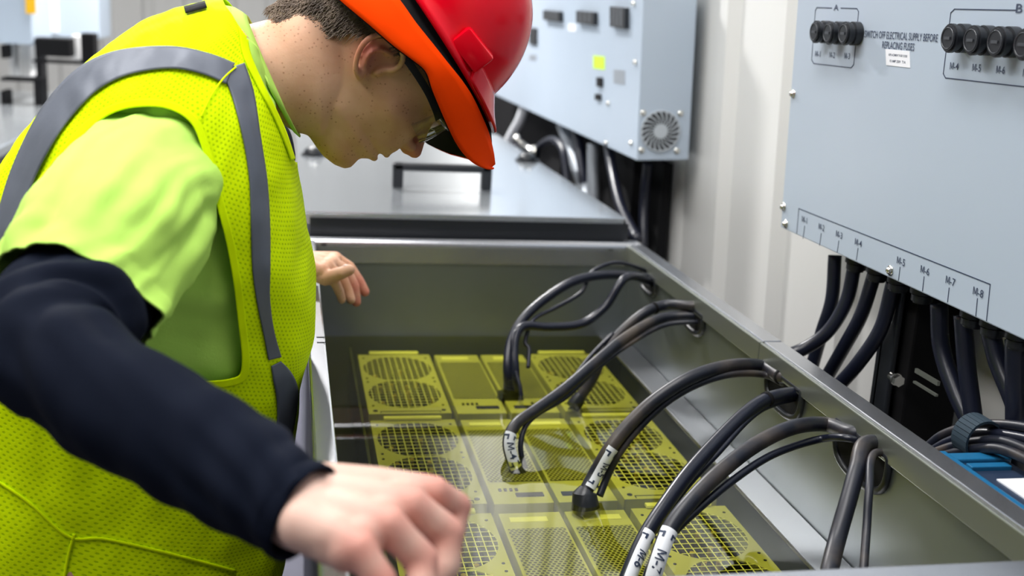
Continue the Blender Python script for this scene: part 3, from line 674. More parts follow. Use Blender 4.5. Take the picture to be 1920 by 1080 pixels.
lb = wp(MB().box(x0 + .034, x0 + .072, yb0 - .34, yb0 - .065, .985, .9865), 'white_label', M['tag'], bm_)
mb = MB(); add_text(mb, 'I3S1-S05', (x0 + .053, yb0 - .19, .9868), (0, -1, 0), (1, 0, 0), .16, .016); wp(mb, 'label_print', M['ink'], lb)
wp(MB().box(x0, x0 + .12, yb0 - .6, yb0 + .01, .915, .93), 'mounting_shelf', M['greyp'], bm_)
# ================================================================== BEHIND: below the second cabinet
def far_cable(name, lab, pts, r, m='cable', group='hoses and cables under the vented cabinet'):
    sp = spline([PX(x, y, X_) for x, y, X_ in pts], 8); tag(MB().tube(sp, r, 12).build(name, M[m], None, True), lab, 'cable', group)
bk = empty('duct_or_gap_fill', (.9, 3.3, .5)); tag(bk, 'black cable duct with an added dark backing under the vented cabinet', 'duct')
[wp(q, 'post_or_gap_strip', M['blackm'], bk) for q in MB().box(.86, .905, 2.72, 2.90, .05, 1.12, .003).box(.885, .935, 2.95, 3.05, .05, 1.12).box(.885, .935, 3.6, 3.75, .05, 1.12).parts()]
wp(MB().box(.905, .93, 2.62, 6.0, .2, 1.11), 'dark_backing', M['blackm'], bk)  # black backing added to darken the wall behind the hoses
[wp(q, 'duct_rail', M['greyp'], bk) for q in MB().box(.83, .85, 2.60, 2.80, .885, .900).box(.84, .86, 2.6, 2.62, .6, .9).parts()]
fcl = [('dark_hose', 'black hose looping beside the lid latch', [(1005, 300, .76), (1012, 275, .76), (1035, 262, .77), (1055, 280, .78), (1062, 330, .78), (1066, 380, .78)], .011, 'cable'),
       ('blue_grey_pipe', 'blue grey pipe hanging behind the lid edge', [(1112, 270, .84), (1112, 330, .84), (1112, 420, .84)], .017, 'greyp'),
       ('white_hose', 'pale hose slanting below the vented cabinet near the hard hat', [(985, 195, .83), (975, 225, .82), (955, 262, .80), (940, 300, .78)], .018, 'tag'),
       ('dark_hose', 'dark hose slanting down to the right behind the lid corner', [(1140, 270, .83), (1150, 330, .82), (1165, 390, .80), (1195, 450, .78)], .013, 'cable'),
       ('dark_hose', 'dark vertical hose near the wall behind the lid corner', [(1215, 305, .87), (1208, 380, .87), (1205, 470, .86)], .012, 'cable'),
       ('dark_hose', 'dark hose between the two pale pipes', [(1080, 240, .84), (1090, 300, .84), (1100, 400, .83)], .016, 'cable'),
       ('grey_pipe', 'slanting grey pipe in the middle under the vented cabinet', [(1055, 235, .86), (1078, 300, .85), (1105, 380, .83)], .02, 'greyp')]
for nm, lab, pts, r_, m_ in fcl: far_cable(nm, lab, pts, r_, m_)
c = PX(970, 262, .76); c2_ = PX(1002, 288, .75)
mb = MB(); mb.sph(c, .018, 12); mb.cyl(c2_, (0, 0, 1), .009, .05, 12); mb.tube([c, c2_], .01, 10)
tag(mb.build('pipe_fitting', M['chrome'], None, True), 'shiny metal pipe fitting behind the lid latch', 'fitting')

# ================================================================== FAR LEFT
lt = empty('immersion_tank', (-1.25, 3.6, 0)); tag(lt, 'blurred closed tank in the far aisle at the left edge', 'tank')
xw = PZ(0, 262, 1.0).x + .02
wp(MB().box(xw - .66, xw, 1.9, 5.2, .05, .97), 'tank_body', M['dullgrey'], lt)
wp(MB().box(xw - .69, xw + .02, 1.88, 5.22, .97, 1.0, .004), 'tank_lid', M['lid'], lt)
for (px, pw, bot, yy, lab, ylw) in ((-20, 82, 80, 4.6, 'blurred grey cabinet with a yellow tag at the top left corner', True), (76, 110, 68, 5.4, 'blurred grey cabinet right of the black gap at top left', False)):
    a = PY(px, bot, yy); b = PY(px + pw, bot, yy)
    r = empty('power_cabinet', (a.x, yy, a.z)); tag(r, lab, 'electrical cabinet')
    wd = b.x - a.x
    MB().box(0, wd, 0, .35, 0, .8, .004).build('cabinet_body', M['cab'], r)
    if ylw: 
        q = PY(57, -10, yy); wp(MB().box(q.x - .018, q.x + .018, yy - .004, yy - .001, q.z - .07, q.z + .07), 'yellow_label', M['yellow'], r)
    else:
        wp(MB().box(a.x - .002, a.x + wd * .32, yy - .004, yy - .0005, a.z + .02, a.z + .78), 'pale_end_face', M['tag'], r)  # pale sheet stands in for the cabinet's lighter end face
r = empty('duct_or_gap_fill', (-1.2, 5.0, 0)); tag(r, 'blurred black strip standing in for the dark gap between the far left cabinets', 'duct')
a = PY(62, 60, 5.0); b = PY(76, 60, 5.0); wp(MB().box(a.x, b.x, 5.0, 5.1, 1.0, 2.3), 'post_or_gap_strip', M['blackm'], r)  # black strip stands in for the dark gap between the cabinets
r = empty('pipe_rack', (-1.4, 4.8, 1)); tag(r, 'blurred black pipes and valves above the far left tank', 'pipe rack')
mb = MB()
def pb(x0, y0, x1, y1, yy=4.6):
    a, b = PY(x0, y0, yy), PY(x1, y1, yy); mb.box(a.x, b.x, yy, yy + .1, b.z, a.z, .004)
pb(64, 70, 132, 108); pb(150, 62, 178, 118); pb(0, 84, 12, 110); pb(0, 145, 80, 155); pb(62, 150, 82, 205); pb(0, 170, 14, 215); pb(46, 204, 58, 217); pb(60, 112, 170, 122)
for q in mb.parts(): wp(q, 'black_pipe', M['blackm'], r)
mb = MB(); pb(14, 80, 28, 145, 4.75); pb(36, 76, 58, 145, 4.75); pb(134, 66, 150, 112, 4.75)
for q in mb.parts(): wp(q, 'grey_pipe', M['lampf'], r)

# ================================================================== WORKER
M['skin'] = mat('skin', (.62, .36, .25), .6, sub=.12)
def skin_setup():
    m = M['skin']; nt = m.node_tree; b = nt.nodes['Principled BSDF']; N = nt.nodes.new; L = nt.links.new
    tc = N('ShaderNodeTexCoord')
    n1 = N('ShaderNodeTexNoise'); n1.inputs['Scale'].default_value = 18; n1.inputs['Detail'].default_value = 5
    r1 = N('ShaderNodeValToRGB'); r1.color_ramp.elements[0].color = (.70, .41, .27, 1); r1.color_ramp.elements[1].color = (.60, .31, .18, 1); r1.color_ramp.elements[0].position = .35; r1.color_ramp.elements[1].position = .7
    vo = N('ShaderNodeTexVoronoi'); vo.inputs['Scale'].default_value = 175; r2 = N('ShaderNodeValToRGB'); r2.color_ramp.elements[0].position = .10; r2.color_ramp.elements[1].position = .26
    r2.color_ramp.elements[0].color = (.64, .55, .48, 1); r2.color_ramp.elements[1].color = (1, 1, 1, 1)
    n2 = N('ShaderNodeTexNoise'); n2.inputs['Scale'].default_value = 35; r3 = N('ShaderNodeValToRGB'); r3.color_ramp.elements[0].position = .42; r3.color_ramp.elements[1].position = .52
    mx = N('ShaderNodeMix'); mx.data_type = 'RGBA'; mx.blend_type = 'MULTIPLY'
    L(tc.outputs['Object'], n1.inputs[0]); L(n1.outputs[0], r1.inputs[0]); L(tc.outputs['Object'], vo.inputs[0]); L(vo.outputs[0], r2.inputs[0]); L(tc.outputs['Object'], n2.inputs[0]); L(n2.outputs[0], r3.inputs[0])
    L(r3.outputs[0], mx.inputs[0]); L(r1.outputs[0], mx.inputs[6]); L(r2.outputs[0], mx.inputs[7])
    at = N('ShaderNodeAttribute'); at.attribute_name = 'blush'
    m2 = N('ShaderNodeMix'); m2.data_type = 'RGBA'; m2.inputs[7].default_value = (.66, .16, .12, 1)
    L(at.outputs['Fac'], m2.inputs[0])
    at2 = N('ShaderNodeAttribute'); at2.attribute_name = 'pale'
    m3 = N('ShaderNodeMix'); m3.data_type = 'RGBA'; m3.inputs[7].default_value = (.72, .49, .42, 1)
    L(at2.outputs['Fac'], m3.inputs[0]); L(mx.outputs[2], m3.inputs[6]); L(m3.outputs[2], m2.inputs[6]); L(m2.outputs[2], b.inputs['Base Color'])
    bp = N('ShaderNodeBump'); bp.inputs['Strength'].default_value = .12; bp.inputs['Distance'].default_value = .002
    n3 = N('ShaderNodeTexNoise'); n3.inputs['Scale'].default_value = 260; L(tc.outputs['Object'], n3.inputs[0]); L(n3.outputs[0], bp.inputs['Height']); L(bp.outputs[0], b.inputs['Normal'])
skin_setup()
M['shirt'] = mat('tshirt_fabric', (.50, .80, .14), .85, spec=.15, bump=(350, (1, 1, 1), .10))
M['navy'] = mat('navy_knit', (.0035, .006, .015), .9, spec=.12, bump=(400, (1, 1, 1), .10))
M['silver'] = mat('reflective_tape', (.13, .145, .18), .5, .2, bump=(160, (1, 1, 1), .08))
M['seam'] = mat('seam_thread', (.45, .72, .05), .8)
M['hatred'] = mat('hard_hat_shell', (.74, .001, .012), .2, spec=.25)
M['visor'] = mat('orange_visor_fabric', (1.0, .060, .001), .8, spec=.03)
M['hair'] = mat('brown_hair', (.12, .078, .052), .5, noise_col=((.28, .20, .14), 60, (1, 1, 1), .4, .7))
M['trouser'] = mat('navy_trousers', (.015, .02, .035), .9)
M['nail'] = mat('fingernail', (.85, .62, .56), .25)

def tmpbm(): return MB()
def capsule_chain(mb, pts, rad, seg=16):
    pts = [Vector(p) for p in pts]
    for p, r in zip(pts, rad): mb.sph(p, r, seg)
    for (a, ra), (b, rb) in zip(zip(pts[:-1], rad[:-1]), zip(pts[1:], rad[1:])):
        d = b - a
        if d.length < 1e-5: continue
        bm2 = bmesh.new(); bmesh.ops.create_cone(bm2, cap_ends=True, segments=seg, radius1=ra, radius2=rb, depth=d.length)
        mb.add(bm2, Matrix.Translation((a + b) / 2) @ Vector((0, 0, 1)).rotation_difference(d.normalized()).to_matrix().to_4x4())
def loft(mb, secs, nv=64, caps=True, ex=2.0, uv=False):
    """secs: (centre, A, B) vectors; ring = C + A cos + B sin"""
    rings = []
    uvl = mb.bm.loops.layers.uv.verify() if uv else None
    for C, A, B in secs:
        ring = []
        for k in range(nv):
            a = 2 * PI * k / nv; c, s_ = math.cos(a), math.sin(a)
            c = math.copysign(abs(c) ** (2 / ex), c); s_ = math.copysign(abs(s_) ** (2 / ex), s_)
            ring.append(mb.bm.verts.new(C + A * c + B * s_))
        rings.append(ring)
    vl = 0
    for i in range(len(rings) - 1):
        a, b = rings[i], rings[i + 1]; dv = (secs[i + 1][0] - secs[i][0]).length
        per = PI * (secs[i][1].length + secs[i][2].length)
        for k in range(nv):
            f = mb.bm.faces.new((a[k], a[(k + 1) % nv], b[(k + 1) % nv], b[k]))
            if uv:
                us = .96 / nv
                for l, (u, v) in zip(f.loops, ((k, vl), (k + 1, vl), (k + 1, vl + dv), (k, vl + dv))): l[uvl].uv = (u * us, v)
        vl += dv
    if caps: mb.bm.faces.new(rings[0][::-1]); mb.bm.faces.new(rings[-1])
    return rings
def interp(stations, n):
    """Catmull interpolation of equal length float tuples"""
    out = []; m = len(stations)
    for i in range(m - 1):
        p1, p2 = stations[i], stations[i + 1]; p0 = stations[i - 1] if i else p1; p3 = stations[i + 2] if i + 2 < m else p2
        for k in range(n):
            t = k / n; out.append([.5 * ((2 * b) + (c - a) * t + (2 * a - 5 * b + 4 * c - d) * t * t + (3 * b - a - 3 * c + d) * t ** 3) for a, b, c, d in zip(p0, p1, p2, p3)])
    out.append(list(stations[-1])); return out
def remesh(mb, voxel, smooth=3, fac=.5):
    bmesh.ops.recalc_face_normals(mb.bm, faces=mb.bm.faces)
    me = D.meshes.new('u'); mb.bm.to_mesh(me); mb.bm.free(); o = D.objects.new('u', me); SC.collection.objects.link(o)
    md = o.modifiers.new('r', 'REMESH'); md.mode = 'VOXEL'; md.voxel_size = voxel
    if smooth: s2 = o.modifiers.new('s', 'SMOOTH'); s2.iterations = smooth; s2.factor = fac
    dg = bpy.context.evaluated_depsgraph_get(); out = D.meshes.new_from_object(o.evaluated_get(dg)); D.objects.remove(o); return out
def wrinkle(me_or_bm, amp, scale, stretch=(1, 1, 1), seed=0.0, where=None):
    bm = me_or_bm; bm.normal_update()
    mv = []
    for v in bm.verts:
        p = v.co; q = Vector((p.x * stretch[0], p.y * stretch[1], p.z * stretch[2])) * scale + Vector((seed, seed * .7, seed * 1.3))
        d = noise.noise(q) + .5 * noise.noise(q * 2.1)
        mv.append(v.normal * d * amp * (where(p) if where else 1))
    for v, d in zip(bm.verts, mv): v.co += d

person = empty('person', (-.25, 1.4, 0))
tag(person, 'worker in yellow safety vest and red hard hat leaning over the open tank', 'person')
def pw(mb, name, m, par=None, sm=True):
    o = mb.build(name, m, None, sm) if isinstance(mb, MB) else link(name, mb, m, None, sm)
    o.parent = par or person
    if par is None: o.matrix_parent_inverse = Matrix.Translation(-Vector(person.location))
    return o

YC = 1.40
# torso stations: front px, back px, near half depth, far half depth
ST = [(470, 1330, -150, 1290, .165, .165), (495, 1130, -150, 1030, .175, .175), (520, 980, -140, 820, .175, .175), (532, 840, -112, 640, .175, .175), (545, 700, -68, 495, .18, .18), (563, 600, -15, 385, .19, .19),
      (566, 500, 48, 285, .20, .20), (554, 400, 118, 195, .205, .205), (540, 305, 195, 122, .19, .19), (528, 235, 272, 68, .165, .165), (520, 165, 345, 30, .12, .12), (500, 110, 430, 14, .085, .085)]
def torso_secs(n, grow=0.0, lo=0, hi=None, gn=0.0):
    out = []
    for fx, fy, bx, by, hn, hf in interp(ST[lo:hi], n):
        F = PY(fx, fy, YC); Bk = PY(bx, by, YC); C = (F + Bk) / 2; A = (F - Bk) / 2; A = A.normalized() * (A.length + grow)
        h = hn + grow + gn; out.append((C, A, Vector((0, -h, 0))))
    return out

# ---------------- head frame
HY = 1.43
HO = PY(700, 112, HY); HS = HY / FPX / .97
e_f = (PY(754, 196, HY) - HO).normalized(); e_u = (PY(784, 58, HY) - HO); e_u -= e_f * e_u.dot(e_f); e_u.normalize(); e_s = Vector((0, -1, 0))
CM = (PY(800, 112, HY) - HO).length / 100 * 14.74      # metres per head centimetre
def H(u, f, s=0): return HO + (e_u * u + e_f * f + e_s * s) * CM
prof_f = [(13.4, .5), (13.0, 3), (12.0, 5.6), (10.0, 8.3), (7.5, 10.0), (5, 10.8), (3.3, 11.0), (1.9, 10.5), (.5, 10.6), (-1, 10.9), (-2.4, 11.1), (-3.2, 11.1), (-3.9, 11.2), (-4.7, 11.1), (-5.4, 10.8), (-5.95, 10.1), (-6.4, 10.3), (-7.1, 10.3), (-7.8, 9.8), (-8.4, 9.4), (-9.1, 9.6), (-9.9, 9.8), (-10.7, 9.5), (-11.5, 8.4), (-12.1, 6.6)]
prof_b = [(13.4, -.5), (13.0, -2.5), (11.5, -5.5), (9, -7.8), (6, -8.8), (3, -9.0), (0, -9.1), (-3, -9.1), (-5, -8.8), (-8, -6.0), (-12.1, -1.5)]
prof_w = [(13.4, .6), (13.0, 3.2), (12, 5.0), (10, 6.7), (7, 7.6), (4, 7.8), (1, 7.5), (-1, 7.2), (-3, 6.9), (-5, 6.4), (-7, 5.8), (-9, 4.9), (-10.5, 4.0), (-11.5, 3.2), (-12.1, 2.2)]
def pl(tab, u):
    if u >= tab[0][0]: return tab[0][1]
    for (a, x), (b, y) in zip(tab[:-1], tab[1:]):
        if b <= u <= a: return lin(x, y, (a - u) / (a - b))
    return tab[-1][1]
body = tmpbm()
us = [13.4 - 25.5 * (i / 130) for i in range(131)]; NV = 112; rings = []
for u in us:
    ff, fb, wd = pl(prof_f, u), pl(prof_b, u), pl(prof_w, u)
    fm = lin(ff, fb, .52 if u > -2 else lin(.52, .62, min(1, (-2 - u) / 9)))
    ring = []
    for k in range(NV):
        a = 2 * PI * k / NV; c, s_ = math.cos(a), math.sin(a)
        if c >= 0: f = fm + (ff - fm) * abs(c) ** .92
        else: f = fm - (fm - fb) * abs(c) ** .95
        s = math.copysign(wd * abs(s_) ** (.82 if c > 0 else .9), s_)
        if c > 0:
            g = lambda s0, u0, ws, wu: math.exp(-((abs(s) - s0) / ws) ** 2 - ((u - u0) / wu) ** 2)
            f -= 1.1 * g(3.1, 1.2, 1.6, 1.3) * (c > .2)           # eye socket
            f += .9 * g(3.1, 1.0, 1.15, .8) * (c > .2)            # eyeball and lid
            f += .35 * g(2.6, 3.2, 2.4, .8)                        # brow
            if u < -3.3: f -= .25 * g(2.3, -5.6, 1.0, 2.2) * 0 + 0
        gs = lambda f0, u0, wf, wu: math.exp(-((f - f0) / wf) ** 2 - ((u - u0) / wu) ** 2)
        s += math.copysign(.55 * gs(6.3, -1.6, 2.6, 1.6), s_)     # cheekbone
        s -= math.copysign(.35 * gs(7.4, -5.0, 1.6, 1.8), s_)     # hollow beside the mouth
        s += math.copysign(.5 * gs(1.6, -7.6, 2.2, 2.2), s_) if u > -11 else 0
        ring.append(body.bm.verts.new(H(u, f, s)))
    rings.append(ring)
for a, b in zip(rings[:-1], rings[1:]):
    for k in range(NV): body.bm.faces.new((a[k], a[(k + 1) % NV], b[(k + 1) % NV], b[k]))
body.bm.faces.new(rings[0][::-1]); body.bm.faces.new(rings[-1])
# nose, nostrils, lips
capsule_chain(body, [H(1.6, 10.3), H(.4, 11.0), H(-.9, 12.0), H(-1.9, 12.6)], [CM * .75, CM * .72, CM * .75, CM * .95])
capsule_chain(body, [H(-1.9, 12.6), H(-2.7, 11.7)], [CM * .85, CM * .7])
for s in (1.25, -1.25): capsule_chain(body, [H(-2.0, 11.6, s), H(-2.3, 10.9, s * 1.2)], [CM * .72, CM * .7])
capsule_chain(body, [H(-5.35, 10.0, -2.2), H(-5.2, 10.85, -.9), H(-5.2, 10.95, 0), H(-5.2, 10.85, .9), H(-5.35, 10.0, 2.2)], [CM * v for v in (.28, .45, .45, .45, .28)])
capsule_chain(body, [H(-6.5, 9.7, -2.0), H(-6.75, 10.3, -.9), H(-6.75, 10.4, 0), H(-6.75, 10.3, .9), H(-6.5, 9.7, 2.0)], [CM * v for v in (.3, .5, .52, .5, .3)])
# ears: helix, antihelix, concha, lobe
for sg in (1, -1):
    hx = [H(u, f, sg * s) for u, f, s in ((.2, 1.1, 7.6), (1.2, 1.7, 8.0), (2.6, 1.3, 8.6), (3.3, -.3, 9.2), (2.9, -2.0, 9.6), (1.4, -3.0, 9.8), (-.3, -2.9, 9.6), (-1.7, -2.0, 9.0), (-2.7, -.8, 8.3), (-2.8, .4, 7.6))]
    capsule_chain(body, spline(hx, 3), [CM * .40] * 28, 10)
    ah = [H(u, f, sg * s) for u, f, s in ((1.9, .2, 7.9), (1.2, -1.1, 8.4), (0, -1.5, 8.5), (-1.2, -.9, 8.1), (-1.9, .2, 7.7))]
    capsule_chain(body, spline(ah, 3), [CM * .30] * 13, 10)
    capsule_chain(body, [H(-.2, 1.0, sg * 7.6), H(-.9, .9, sg * 7.5)], [CM * .42, CM * .38], 10)
    capsule_chain(body, [H(-2.3, .0, sg * 7.6), H(-2.6, .1, sg * 7.5)], [CM * .55, CM * .5], 10)
    ctr = body.bm.verts.new(H(0, -.4, sg * 7.7)); lp = [H(u, f, sg * s) for u, f, s in ((.2, 1.2, 7.3), (2.4, 1.2, 7.7), (3.0, -.5, 8.2), (2.6, -1.9, 8.6), (1.2, -2.7, 8.7), (-.3, -2.6, 8.6), (-1.6, -1.8, 8.2), (-2.6, -.6, 7.7), (-2.5, .5, 7.2))]
    for a, b in zip(lp, lp[1:] + lp[:1]):
        body.prism([a, b, H(-.2, -.2, sg * 6.7)], e_s * (-sg) * CM * .6)
# neck
nk = [((545, 262), (505, -70), .072), ((562, 250), (530, -38), .068), ((575, 245), (560, -20), .066), ((600, 240), (600, -15), .060)]
secs = []
for (fx, fy), (bx, by), hw in [((500, 205), (430, 30), .085), ((530, 232), (468, 45), .074), ((553, 247), (512, 34), .067), ((574, 252), (555, 12), .064), ((600, 262), (600, 2), .062), ((640, 240), (640, 5), .055)]:
    F, Bk = PY(fx, fy, 1.42), PY(bx, by, 1.42); secs.append(((F + Bk) / 2, (F - Bk) / 2, Vector((0, -hw, 0))))
loft(body, secs, 48, ex=2.1)
# torso (under the clothes) and far arm, near arm
loft(body, torso_secs(3, -.022, 1), 56, ex=2.2)
SHN = PY(318, 300, 1.235); ELN = PY(62, 640, .93); WRN = PY(566, 960, .745)
ELN = PY(84, 636, .945)
capsule_chain(body, [PY(350, 320, 1.35), PY(300, 365, 1.24), PY(222, 460, 1.13), PY(162, 545, 1.06), ELN, ELN.lerp(WRN, .3), ELN.lerp(WRN, .75), WRN], [.055, .042, .038, .036, .033, .034, .029, .028])
SHF = PY(440, 290, 1.60); ELF = Vector((-.12, 1.83, 1.10)); WRF = PY(560, 497, 1.80)
capsule_chain(body, [SHF, SHF.lerp(ELF, .5), ELF, ELF.lerp(WRF, .3), WRF], [.06, .046, .040, .040, .027])
# near hand ------------------------------------------------------
FN = {}
def hand_near():
    W = WRN; r = 1.0
    mc = [PY(812, 922, .765), PY(770, 948, .735), PY(728, 985, .71), PY(672, 1028, .690)]
    mr = [.0125, .0138, .0132, .0120]
    base = [PY(600, 915, .775), PY(592, 935, .755), PY(585, 960, .735), PY(575, 985, .72)]
    for b, m_, q in zip(base, mc, mr): capsule_chain(body, [W, b, b.lerp(m_, .5) + Vector((0, 0, .001)), m_], [.027, .0195, .0165, q], 20)
    for i in range(3):
        for t in (.2, .5, .8): capsule_chain(body, [base[i].lerp(mc[i], t) - Vector((0, 0, .004)), base[i + 1].lerp(mc[i + 1], t) - Vector((0, 0, .004))], [.0165, .0165], 16)
    fing = [[(856, 950, .775), (850, 990, .765), (835, 1018, .755)], [(838, 1000, .735), (835, 1060, .722), (805, 1090, .71)], [(790, 1050, .705), (790, 1105, .69), (765, 1135, .68)], [(715, 1090, .68), (712, 1135, .668), (690, 1160, .66)]]
    fr = [(.0118, .0105, .0092), (.0130, .0118, .0100), (.0125, .0112, .0098), (.0110, .0098, .0088)]
    for m_, q, pts, rr in zip(mc, mr, fing, fr):
        P = [PY(*p) for p in pts]; capsule_chain(body, [m_, m_.lerp(P[0], .5), P[0], P[0].lerp(P[1], .5), P[1], P[2]], [q, q * .93, rr[0], rr[1] * .98, rr[1], rr[2]], 18)
    # thumb: leaves the far side of the palm, pad against the index finger
    T = [PY(625, 945, .79), PY(740, 960, .80), PY(820, 955, .80), PY(862, 952, .79)]
    capsule_chain(body, T, [.017, .0145, .0115, .0095], 18)
    FN['knuckles'] = mc + [PY(*f[0]) for f in fing]; FN['hand'] = W
hand_near()
# far hand on the rim ---------------------------------------------
def hand_far():
    W = WRF; y = 1.79
    mc = [PY(628, 485, 1.83), PY(622, 492, 1.80), PY(612, 500, 1.775), PY(603, 508, 1.755)]
    for m_ in mc: capsule_chain(body, [W, W.lerp(m_, .5), m_], [.025, .018, .0125], 18)
    for a, b in zip(mc[:-1], mc[1:]): capsule_chain(body, [a, b], [.012, .012]); capsule_chain(body, [a.lerp(W, .4), b.lerp(W, .4)], [.016, .016])
    for m_, pts, q in zip(mc, ([(655, 502, 1.83), (673, 528, 1.83), (684, 547, 1.83)], [(648, 508, 1.80), (663, 536, 1.80), (668, 566, 1.80)], [(640, 520, 1.775), (652, 545, 1.775), (658, 562, 1.77)], [(628, 528, 1.75), (637, 548, 1.75), (641, 562, 1.75)]), (.0105, .0105, .0098, .0085)):
        P = [PY(*p) for p in pts]; capsule_chain(body, [m_, P[0], P[1], P[2]], [.0115, q, q * .92, q * .8], 18)
    capsule_chain(body, [W.lerp(mc[3], .3), PY(610, 522, 1.75), PY(640, 512, 1.735), PY(655, 506, 1.735)], [.017, .012, .0105, .0092], 18)
hand_far()
# legs
hipc = PY(150, 1250, YC); 
for sg in (-1, 1):
    hp = Vector((-.24, YC + sg * .10, .80)); capsule_chain(body, [hp, Vector((-.22, YC + sg * .11, .48)), Vector((-.25, YC + sg * .12, .10)), Vector((-.13, YC + sg * .13, .05))], [.085, .055, .038, .03])
me = remesh(body, .0023, 4, .5)
# blush and pale attributes: redder knuckles, ear rim and nose; paler hands
def attr(me, name, fn):
    a = me.attributes.new(name, 'FLOAT', 'POINT'); a.data.foreach_set('value', [fn(v.co) for v in me.vertices])
KN = [(k, .013) for k in FN['knuckles']] + [(H(0, -2.2, 8.8), .02), (H(-2.2, 12.6), .012), (PY(672, 530, 1.83), .014), (PY(662, 538, 1.80), .014), (PY(684, 548, 1.83), .014), (PY(668, 566, 1.8), .014)]
def blush(p): 
    v = 0
    for k, r in KN:
        d = (p - k).length
        if d < r * 3: v = max(v, math.exp(-(d / (r * 1.25)) ** 2))
    return .8 * v
attr(me, 'blush', blush)
attr(me, 'pale', lambda p: .75 * max(0, min(1, (.85 - p.y) / .05)) if p.z < 1.25 else 0.0)
bodyo = pw(me, 'body', M['skin'])
nb = MB(); q = PY(655, 500, 1.815); nb.sph(PY(650, 500, 1.735), .0065, 12, (1.1, .5, .6)); pw(nb, 'fingernail', M['nail'])

# ---------------- hair
HL = [(9, 6), (4, 1), (2.5, -2.2), (.6, -3.6), (-1.5, -5.0), (-4.6, -6.2), (-6, -8.0), (-7.4, -10.6)]
HB = [(13.4, -3), (10, -8.4), (6, -9.8), (2, -10.3), (-2, -10.9), (-5, -11.5), (-7.4, -11.4)]
hm = MB(); rngs = []
for i in range(32):
    u = 13.8 - i * .66; ring = []
    ff, fb, wd = pl(prof_f, u), pl(HB, u), max(6.6, pl(prof_w, u)) if u < 0 else pl(prof_w, u)
    if u < -7.2: break
    front = pl(HL, u)
    for k in range(41):
        a = lin(-1, 1, k / 40) ; ang = a * PI * .5
        f0 = min(front, ff); fm = fb + .0
        f = fb - .55 + (f0 - fb + .55) * (1 - math.cos(ang)) ** 1.0
        t = (f - fb + .55) / max(.1, (ff - fb) * .55); s = wd * min(1, max(0, 1 - (1 - min(1, t)) ** 2)) ** .5 + .28
        ring.append(hm.bm.verts.new(H(u, f, math.copysign(s if abs(a) > .02 else 0, a))))
    rngs.append(ring)
for a, b in zip(rngs[:-1], rngs[1:]):
    for k in range(40): hm.bm.faces.new((a[k], a[k + 1], b[k + 1], b[k]))
random.seed(3)
def hairpt(u, a):
    ff, fb, wd = pl(prof_f, u), pl(HB, u), max(6.6, pl(prof_w, u)) if u < 0 else pl(prof_w, u); front = pl(HL, u)
    f0 = min(front, ff); f = fb - .55 + (f0 - fb + .55) * (1 - math.cos(a * PI * .5)); t = (f - fb + .55) / max(.1, (ff - fb) * .55)
    s = wd * min(1, max(0, 1 - (1 - min(1, t)) ** 2)) ** .5 + .25; return f, math.copysign(s, a)
strands = []
for i in range(5200):
    u = random.uniform(-7.0, 8.5); a = random.uniform(-1, 1) if i % 4 else random.uniform(.2, 1)
    f, s = hairpt(u, a); L_ = random.uniform(1.2, 2.6) * (.6 if u < -2 else .8 if u < 2 else 1); out = .10 + random.uniform(0, .35)
    df = random.uniform(-.35, .1); sg = 1 if s > 0 else -1
    p0 = H(u, f + .1, s * .97); p1 = H(u - L_ * .5, f + df * L_ * .5 - out * .3 * (1 if abs(a) < .5 else .2), s + sg * out * .8); p2 = H(u - L_, f + df * L_ + (.3 if u < 1 else 0), s * (1 - .02 * L_) + sg * (out * .6))
    strands.append((p0, p1, p2))
for p0, p1, p2 in strands: hm.tube([p0, p1, p2], [.00055, .0005, .00012], 3, caps=False)
pw(hm, 'hair', M['hair'])

# ---------------- T-shirt: torso, collar and near sleeve
def rel(f): return f
tb = MB(); loft(tb, torso_secs(10, -.004, 1), 96, ex=2.25, caps=False); wrinkle(tb.bm, .009, 12, (1, 1, 1.8), 3)
ts = []
for (fx, fy), (bx, by), hw in [((524, 170), (418, 10), .105), ((540, 222), (438, 14), .092), ((553, 247), (452, 22), .085), ((563, 256), (463, 30), .080)]:
    F, Bk = PY(fx, fy, 1.42), PY(bx, by, 1.42); ts.append(((F + Bk) / 2, (F - Bk) / 2, Vector((0, -hw, 0))))
loft(tb, ts, 72, caps=False, ex=2.1)
tshirt = pw(tb, 't_shirt', M['shirt'])
sol = tshirt.modifiers.new('th', 'SOLIDIFY'); sol.thickness = .0015; sol.offset = 0
def sleeve(mb, path, n, nv, wr=0, seed=0, ridge=None):
    """path: (px, py, Y, ra, rb) -> tube with elliptical sections; ra across the picture, rb in depth"""
    st = [tuple(PY(a, b, c)) + (d, e) for a, b, c, d, e in path]; S = interp(st, n); secs = []; m = len(S)
    for i in range(m):
        T = Vector(S[min(i + 1, m - 1)][:3]) - Vector(S[max(i - 1, 0)][:3]); T.normalize(); V = Vector((.2, 1, -.35)).normalized()
        A = T.cross(V).normalized(); B = A.cross(T).normalized(); secs.append((Vector(S[i][:3]), A * S[i][3], B * S[i][4]))
    rings = loft(mb, secs, nv, caps=False, ex=2.1); return secs, rings
sb = MB()
SLV = [(335, 318, 1.31, .074, .07), (296, 340, 1.26, .081, .08), (252, 388, 1.195, .087, .084), (213, 448, 1.13, .086, .080), (178, 510, 1.085, .082, .075), (155, 545, 1.062, .080, .072), (137, 574, 1.045, .0795, .071)]
secs_s, rg = sleeve(sb, SLV, 10, 110)
HD = (secs_s[-1][0] - secs_s[-4][0]).normalized()
sb.bm.normal_update(); mvs = []
